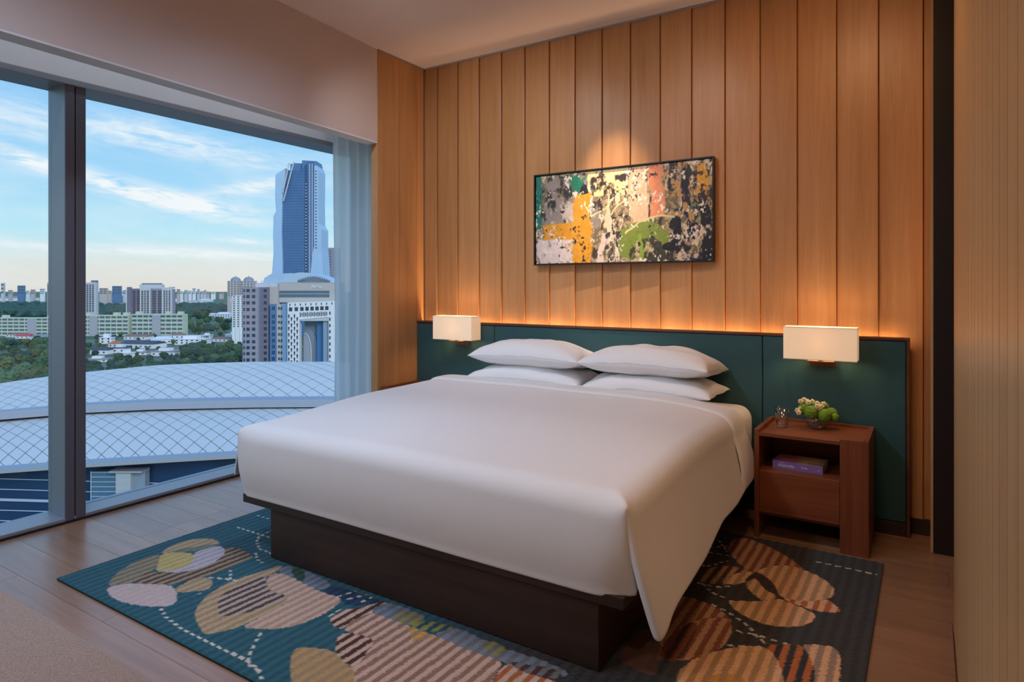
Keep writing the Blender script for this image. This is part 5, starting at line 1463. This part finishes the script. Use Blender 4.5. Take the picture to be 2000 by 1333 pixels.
    for k in range(13):
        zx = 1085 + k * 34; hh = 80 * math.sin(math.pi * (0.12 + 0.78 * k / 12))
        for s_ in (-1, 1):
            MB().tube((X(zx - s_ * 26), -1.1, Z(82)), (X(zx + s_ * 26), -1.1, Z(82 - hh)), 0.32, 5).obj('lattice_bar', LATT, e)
    cu = bpy.data.curves.new('sign', 'FONT'); cu.body = 'Acmu'; cu.size = 1.0; cu.extrude = 0.08; cu.shear = 0.25
    o = bpy.data.objects.new('tmp', cu); COL.objects.link(o)
    dg = bpy.context.evaluated_depsgraph_get(); me = bpy.data.meshes.new_from_object(o.evaluated_get(dg)); bpy.data.objects.remove(o)
    w_ = max(v.co.x for v in me.vertices) - min(v.co.x for v in me.vertices)
    k = (X(1405) - X(1248)) / w_
    for v in me.vertices: v.co *= k
    me.materials.append(WHITEC)
    s_ = link('sign_lettering', me, e); s_.location = (X(1248), -1.25, Z(172)); s_.rotation_euler = (R(90), 0, 0)
arch_building()

# ---- residential towers, slabs and far skyline
def block(name, label, group, p0, p1, qt, qb, A, depth, mat, rows, cols, wmat=WIN, wfrac=0.55, roof=None, bands=False, zbase=None):
    pc = (p0 + p1) / 2
    zb = GZ if zbase is None else zbase
    e = empty(name, site(bear(pc, A), A, zb), TH); tag(e, label, 'building', group)
    X = lambda p: bear(p, A) - bear(pc, A); Z = lambda q: hgt(q, A) - zb
    MB().box(X(p0), X(p1), 0, depth, 0, Z(qt)).obj('wall', mat, e)
    hq = (qb - qt) / rows if rows else 0
    for r_ in range(rows):
        za, zc = Z(qt + hq * (r_ + 0.25)), Z(qt + hq * (r_ + 0.75))
        if bands:
            for c_ in range(cols):
                a = p0 + (p1 - p0) * (c_ + 0.1) / cols; b_ = p0 + (p1 - p0) * (c_ + 0.9) / cols
                MB().box(X(a), X(b_), -0.4, 0.0, zc, za).obj('window_row', wmat, e)
        else:
            for c_ in range(cols):
                a = p0 + (p1 - p0) * (c_ + 0.5 - wfrac / 2) / cols; b_ = p0 + (p1 - p0) * (c_ + 0.5 + wfrac / 2) / cols
                MB().box(X(a), X(b_), -0.4, 0.0, zc, za).obj('window', wmat, e)
    return e, X, Z
# central condominium
e, X, Z = block('condominium_tower', 'grey condominium tower with stepped crown behind the pistachio flats', None, 250, 337, 565, 640, 1150, 10, MAUVE, 0, 0)
for (a, b_, qt, mat, y_) in ((250, 258, 561, MAUVED, -3), (258.5, 276, 564, MAUVED, -2), (277, 295.5, 563, CONC, -5), (296.5, 319, 564, MAUVE, -3), (320, 337, 562, CONC, -4)):
    MB().box(X(a), X(b_), y_, -0.1, 0, Z(qt)).obj('tower_bay', mat, e)
MB().box(X(271), X(316), 2, 9, Z(564), Z(556)).obj('crown', CONC, e); MB().box(X(275), X(312), 2.5, 8.5, Z(556), Z(553.5)).obj('crown_roof', MAUVED, e)
MB().box(X(329), X(337), 1, 8, Z(564), Z(560.5)).obj('crown', CONC, e)
for r_ in range(15):
    q = 568 + r_ * 3.4
    for (a, b_, y_) in ((279, 283, -5), (285, 288, -5), (290, 294, -5), (322, 325, -4), (327, 330, -4), (332, 335.5, -4), (299, 307, -3), (310, 317, -3), (261, 266, -2), (269, 274, -2)):
        MB().box(X(a), X(b_), y_ - 0.5, y_, Z(q + 2), Z(q)).obj('window', WIN, e)
for p in (250, 277, 296, 320, 331, 336.4):
    MB().box(X(p), X(p) + 0.9, -6, -5.1, 0, Z(562)).obj('white_fin', WHITEC, e)
e, X, Z = block('condominium_tower', 'pale condominium tower half hidden behind the dark window mullion', None, 92, 187, 552, 640, 1150, 8, CONC, 0, 0)
MB().box(X(177), X(187), 1, 7, Z(552), Z(548)).obj('crown', MAUVED, e)
for r_ in range(17):
    q = 556 + r_ * 3.6
    for (a, b_) in ((93, 96), (97.5, 101), (169, 172.5), (174.5, 178), (180, 183.5)):
        MB().box(X(a), X(b_), -0.5, 0, Z(q + 2.2), Z(q)).obj('window', WIN, e)
# pistachio slabs
GREYPAN = plain('grey_gable_panel', srgb(168, 170, 180), 0.85)
for (p0, p1, qt, lab, gp) in ((-130, 104, 621, 'long pistachio apartment slab seen in the left window pane', 62), (160, 250.5, 616, 'pistachio apartment slab just right of the window mullion', 183), (257, 357, 614, 'pistachio apartment slab in front of the grey condominium', 306)):
    e, X, Z = block('apartment_slab', lab, 'pistachio apartment slabs', p0, p1, qt, 655, 880, 14, PISTA, 5, max(4, int((p1 - p0) / 11)), WINL, bands=True)
    MB().box(X(gp - 8), X(gp + 8), -1.2, -0.45, 0, Z(qt + 2)).obj('stair_panel', GREYPAN, e)
    for pp in (p0 + 6, (p0 + p1) / 2 + 14, p1 - 12):
        MB().box(X(pp), X(pp + 9), 2, 9, Z(qt), Z(qt - 5)).obj('roof_tank_room', PISTA, e)
# twin domed towers
for k, (p0, p1, lab) in enumerate(((444, 468, 'beige tower with domed roof, left one of the twin pair'), (469.5, 494, 'beige tower with domed roof, right one of the twin pair'))):
    e, X, Z = block('domed_tower', lab, 'twin domed towers', p0, p1, 549, 580, 1500, 24, STONE, 7, 4, WINL, 0.4)
    rr = X(p0 + 10)
    R_ = abs(X(p1) - X(p0)) * 0.40
    prof = [(R_, 0)] + [(R_ * math.cos(a), R_ * 0.85 * math.sin(a)) for a in (0.3, 0.6, 0.9, 1.2, 1.5)] + [(0.6, R_), (0.0, R_ * 1.2)]
    MB().lathe([(r, z + Z(549)) for r, z in prof], 20, 0, 12).obj('dome', MAUVE, e, smooth=True)
# white slim tower
e, X, Z = block('white_apartment_tower', 'white slim apartment tower left of the arch building', None, 453, 486, 578, 640, 760, 16, WHITEC, 14, 4, WINL, 0.4)
MB().box(X(450), X(458), -1, 8, Z(590), Z(583)).obj('corner_balcony', CONC, e)
for p in (461, 469):
    MB().box(X(p), X(p + 3), -1.4, -0.41, 0, Z(577)).obj('rib', WHITEC, e)
# distant skyline
rg = random.Random(21)
SKY = [(219, 236, 558), (194, 209, 562), (34, 47, 557), (2, 7, 552), (385, 389, 564), (398, 402, 566), (376, 381, 562), (360, 365, 566), (345, 350, 564), (412, 420, 570), (428, 436, 571), (60, 67, 565), (78, 86, 563), (16, 22, 566), (240, 246, 566), (352, 356, 568), (368, 373, 567), (392, 396, 568), (404, 408, 569), (51, 56, 567), (210, 216, 567)]
ORD = ('first', 'second', 'third', 'fourth', 'fifth', 'sixth', 'seventh', 'eighth', 'ninth', 'tenth', 'eleventh', 'twelfth')
regs = (('in the left window pane, counted from the left edge', -99, 100), ('between mullion and grey condominium, counted from the mullion', 100, 250), ('right of the grey condominium, counted from it', 338, 444))
for txt, lo_, hi_ in regs:
    for k, (a, b_, q) in enumerate(sorted(v for v in SKY if lo_ < v[0] < hi_)):
        blue = (a in (219, 34))
        mat = BLUEG if blue else rg.choice([CONC, STONE, WHITEC])  # pale cladding on far blocks takes the place of haze
        A = 2400 + 110 * k + (0 if lo_ < 200 else 60)
        nm = '%s %s skyline block %s' % (ORD[k], 'blue' if blue else 'pale', txt)
        block('skyline_block', nm, 'distant skyline blocks', a, b_, q + 1.0, 575, A, 8, mat, 3, 2, WINL, bands=True)

# ---- houses
def house(p, q, wpx, hpx, roof, rmat, label, wmat=WHITEC, A=None):
    A = A or gdist(q)
    e = empty('house', site(bear(p, A), A), TH + R(rg.uniform(-12, 12))); tag(e, label, 'house', 'houses among the trees')
    W_ = wpx * A / 1266; H_ = hpx * A / 1266 * 0.62; D_ = max(9, W_ * 0.55)
    MB().box(-W_ / 2, W_ / 2, 0, D_, 0, H_).obj('wall', wmat, e)
    o = 0.7; rh = max(2.0, hpx * A / 1266 * 0.38)
    if roof == 'hip':
        i_ = min(W_, D_) * 0.42
        vs = [(-W_ / 2 - o, -o, H_), (W_ / 2 + o, -o, H_), (W_ / 2 + o, D_ + o, H_), (-W_ / 2 - o, D_ + o, H_), (-W_ / 2 + i_, D_ / 2, H_ + rh), (W_ / 2 - i_, D_ / 2, H_ + rh)]
        MB().add(vs, [(0, 1, 5, 4), (1, 2, 5), (2, 3, 4, 5), (3, 0, 4), (3, 2, 1, 0)]).obj('roof', rmat, e)
    elif roof == 'gable':
        vs = [(-W_ / 2 - o, -o, H_), (W_ / 2 + o, -o, H_), (W_ / 2 + o, D_ + o, H_), (-W_ / 2 - o, D_ + o, H_), (-W_ / 2 - o, D_ / 2, H_ + rh), (W_ / 2 + o, D_ / 2, H_ + rh)]
        MB().add(vs, [(0, 1, 5, 4), (1, 2, 5), (2, 3, 4, 5), (3, 0, 4), (3, 2, 1, 0)]).obj('roof', rmat, e)
    else:
        MB().box(-W_ / 2 - o, W_ / 2 + o, -o, D_ + o, H_, H_ + 0.8).obj('roof', rmat, e)
        MB().box(-W_ / 4, W_ / 5, D_ * 0.2, D_ * 0.8, H_ + 0.8, H_ + 0.8 + rh).obj('upper_storey', wmat, e)
    nw = max(2, int(W_ / 5))
    for k in range(nw):
        x = -W_ / 2 + W_ * (k + 0.5) / nw
        for lv in range(2 if H_ > 5.5 else 1):
            z = H_ * (0.25 + 0.48 * lv) if H_ > 5.5 else H_ * 0.35
            MB().box(x - 0.9, x + 0.9, -0.2, 0.0, z, z + H_ * 0.2 + 0.4).obj('window', WIN, e)
HOUSES = [
    (200, 656, 30, 15, 'hip', ORNG, 'white house with bright orange tiled roof beside the mullion'),
    (206, 672, 22, 18, 'flat', WHTR, 'tall white house below the orange tiled roof'),
    (229, 650, 14, 9, 'hip', WHTR, 'small white roofed house behind the orange roof'),
    (263, 664, 46, 10, 'gable', BROWNR, 'long low house with a brown roof behind the dark roof'),
    (266, 681, 72, 14, 'gable', SLATE, 'long building with a dark slate roof in the middle of the houses'),
    (315, 672, 38, 14, 'hip', WHTR, 'house with broad pale hipped roof right of the dark roof'),
    (327, 650, 26, 13, 'flat', WHTR, 'white flat roofed villa in front of the pistachio slab'),
    (346, 662, 26, 11, 'hip', BROWNR, 'house with pinkish brown roof under the white villa'),
    (370, 674, 58, 16, 'flat', WHTR, 'wide white villa at the right edge of the houses'),
    (220, 679, 20, 12, 'hip', ORNG, 'small house with an orange roof below the tall white house'),
    (192, 693, 34, 14, 'gable', SLATE, 'white house with grey pitched roof nearest the mullion'),
    (231, 690, 28, 15, 'flat', SLATE, 'white house with dark upper floor in the lower row'),
    (241, 700, 20, 14, 'flat', WHTR, 'white cube house at the front of the lower row'),
    (188, 708, 40, 8, 'flat', GREYR, 'long grey flat roof at the front of the lower row'),
    (318, 696, 48, 13, 'flat', GREYR, 'low white house with weathered grey roof near the tree belt'),
    (362, 684, 24, 8, 'hip', BROWNR, 'small brown roofed house at the edge of the tree belt'),
    (272, 694, 26, 8, 'flat', GREYR, 'low grey roofed house in the middle of the lower row'),
    (430, 668, 44, 9, 'hip', BROWNR, 'house with faded brown roof left of the arch building'),
    (458, 662, 34, 12, 'flat', WHTR, 'white house close to the arch building'),
    (402, 660, 16, 7, 'flat', WHTR, 'small white house on the open slope'),
    (434, 622, 30, 12, 'hip', WHTR, 'white house with pale roof on the wooded hill'),
    (414, 618, 18, 6, 'hip', WHTR, 'low pale roof beside the white house on the hill'),
    (43, 662, 26, 8, 'gable', REDR, 'house with a red roof in the left window pane'),
    (76, 666, 38, 12, 'hip', GREYR, 'house with a grey roof right of the red roof'),
    (28, 659, 40, 8, 'hip', BROWNR, 'house with a brown roof behind the red roof'),
    (24, 588, 62, 9, 'gable', GREYR, 'long grey roofed hall on the far wooded slope'),
    (66, 606, 70, 4, 'flat', WHTR, 'long low white wall of a building on the far slope'),
    (400, 590, 24, 6, 'hip', WHTR, 'pale roofed houses far off on the ridge'),
    (378, 592, 22, 5, 'hip', STONE, 'beige roof far off below the ridge'),
    (345, 590, 20, 6, 'hip', WHTR, 'white roof far off behind the grey condominium'),
    (232, 578, 18, 5, 'hip', WHTR, 'white roof far off left of the grey condominium'),
    (216, 598, 34, 6, 'hip', GREYR, 'grey roof in the woods left of the grey condominium'),
    (96, 706, 20, 7, 'gable', SLATE, 'blue grey roof among the near trees left of the mullion'),
    (20, 705, 44, 6, 'flat', GREYR, 'grey roof among the near trees at the left frame edge')]
for h in HOUSES: house(*h)

# ---- trees: a few kinds, each copied
def tree_proto(k, mat):
    rr = random.Random(100 + k)
    me_c = MB()
    for j in range(9):
        a = rr.uniform(0, 6.28); d = rr.uniform(0.0, 3.2)
        me_c.ico((d * math.cos(a), d * math.sin(a), rr.uniform(4.5, 8.2)), rr.uniform(1.8, 2.9), 3, 0.5, (1, 1, 0.85), k * 10 + j)
    crown = me_c.mesh('crown', mat, False)
    tr_ = MB().tube((0, 0, 0), (0.1, 0, 5.5), 0.45, 7, 0.25).mesh('trunk', BARK)
    return crown, tr_
PROTO = [tree_proto(k, LEAFM[k % 4]) for k in range(8)]
rg = random.Random(77)
boxes = [(p - wp / 2 - 2, p + wp / 2 + 2, q - hp * 0.75, q + 3) for (p, q, wp, hp, *_r) in HOUSES]
spots = []; taken = []; REG = []
hpos = [(site(bear(h_[0], gdist(h_[1])), gdist(h_[1])) + FWD * h_[2] * gdist(h_[1]) / 1266 * 0.27, h_[2] * gdist(h_[1]) / 1266 * 0.62) for h_ in HOUSES]
def zone(n, p0, p1, q0, q1, s0, s1, kinds):
    REG.append(1); tries = 0; got = 0
    while got < n and tries < n * 60:
        tries += 1
        p = rg.uniform(p0, p1); q = q0 + (q1 - q0) * rg.random() ** 0.8
        if any(a < p < b_ and c_ < q < d_ for a, b_, c_, d_ in boxes): continue
        s_ = rg.uniform(s0, s1); w_ = site(bear(p, gdist(q)), gdist(q))
        if any((w_ - o_).length < 4.6 * (s_ + so_) for o_, so_ in taken): continue
        if any((w_ - h_).length < rad_ + 4.8 * s_ for h_, rad_ in hpos): continue
        taken.append((w_, s_)); spots.append((p, q, s_, rg.choice(kinds), len(REG))); got += 1
zone(60, -12, 104, 676, 775, 0.8, 1.35, (0, 1, 2, 3, 5, 7))
zone(16, -12, 104, 668, 680, 0.6, 0.9, (0, 1, 4))
zone(52, 160, 350, 706, 742, 0.5, 0.85, (0, 2, 4, 6))
zone(62, 350, 486, 684, 728, 0.7, 1.15, (0, 1, 2, 4, 5, 6))
zone(44, 160, 480, 655, 702, 0.4, 0.7, (0, 1, 2, 3))
zone(48, 358, 455, 606, 655, 0.8, 1.5, (0, 1, 2, 4, 3))
PLACE = ('among the near treetops left of the mullion', 'behind the near treetops left of the mullion', 'in the tree belt just above the shell roof', 'in the dense tree belt left of the arch building', 'between the houses', 'on the wooded hill right of the grey condominium')
SPAN = ((-12, 104), (-12, 104), (160, 350), (350, 486), (160, 480), (358, 455))
KINDN = ('deep green', 'mid green', 'blue green', 'olive')
def add_tree(p, q, s, k, reg):
    A = gdist(q)
    crown, tr_ = PROTO[k]
    e = empty('tree', site(bear(p, A), A), rg.uniform(0, 6.28)); e.scale = (s, s, s * rg.uniform(0.85, 1.15))
    link('crown', crown, e); link('trunk', tr_, e)
    lo_, hi_ = SPAN[reg - 1]; u = (p - lo_) / (hi_ - lo_)
    side = 'left end' if u < 0.25 else 'left half' if u < 0.5 else 'right half' if u < 0.75 else 'right end'
    size = 'small' if s < 0.62 else 'medium' if s < 0.95 else 'large'
    tag(e, '%s %s tree %s, %s' % (size, KINDN[k % 4], PLACE[reg - 1], side), 'tree', 'trees %s' % PLACE[reg - 1])
for (p, q, s, k, reg) in spots: add_tree(p, q, s, k, reg)
# the far woods, past counting
far = MB()
for k in range(1100):
    p = rg.uniform(-120, 480) if k < 560 else rg.uniform(655, 1100); q = rg.uniform(598.0, 620) if k < 560 else rg.uniform(598, 660)
    A = gdist(q)
    if 250 < p < 340 and A > 1150: continue
    s = rg.uniform(7, 15) * (1.0 if A < 2500 else 1.6)
    v = site(bear(p, A), A)
    if any((v - h_).length < rad_ + s * 1.5 for h_, rad_ in hpos) or any((v - o_).length < s * 1.5 + 5 * so_ for o_, so_ in taken): continue
    if A > 2320 or (440 < p < 500 and A > 1400) or (A < 1000 and p < 500): continue
    far.ico((v.x, v.y, v.z + s * 0.55), s, 1, 0.5, (1.3, 1.3, 0.8), k)
o = far.obj('distant_woodland', LEAFM[2], None); tag(o, 'distant woodland covering the slopes towards the horizon', 'woodland', None, 'stuff')
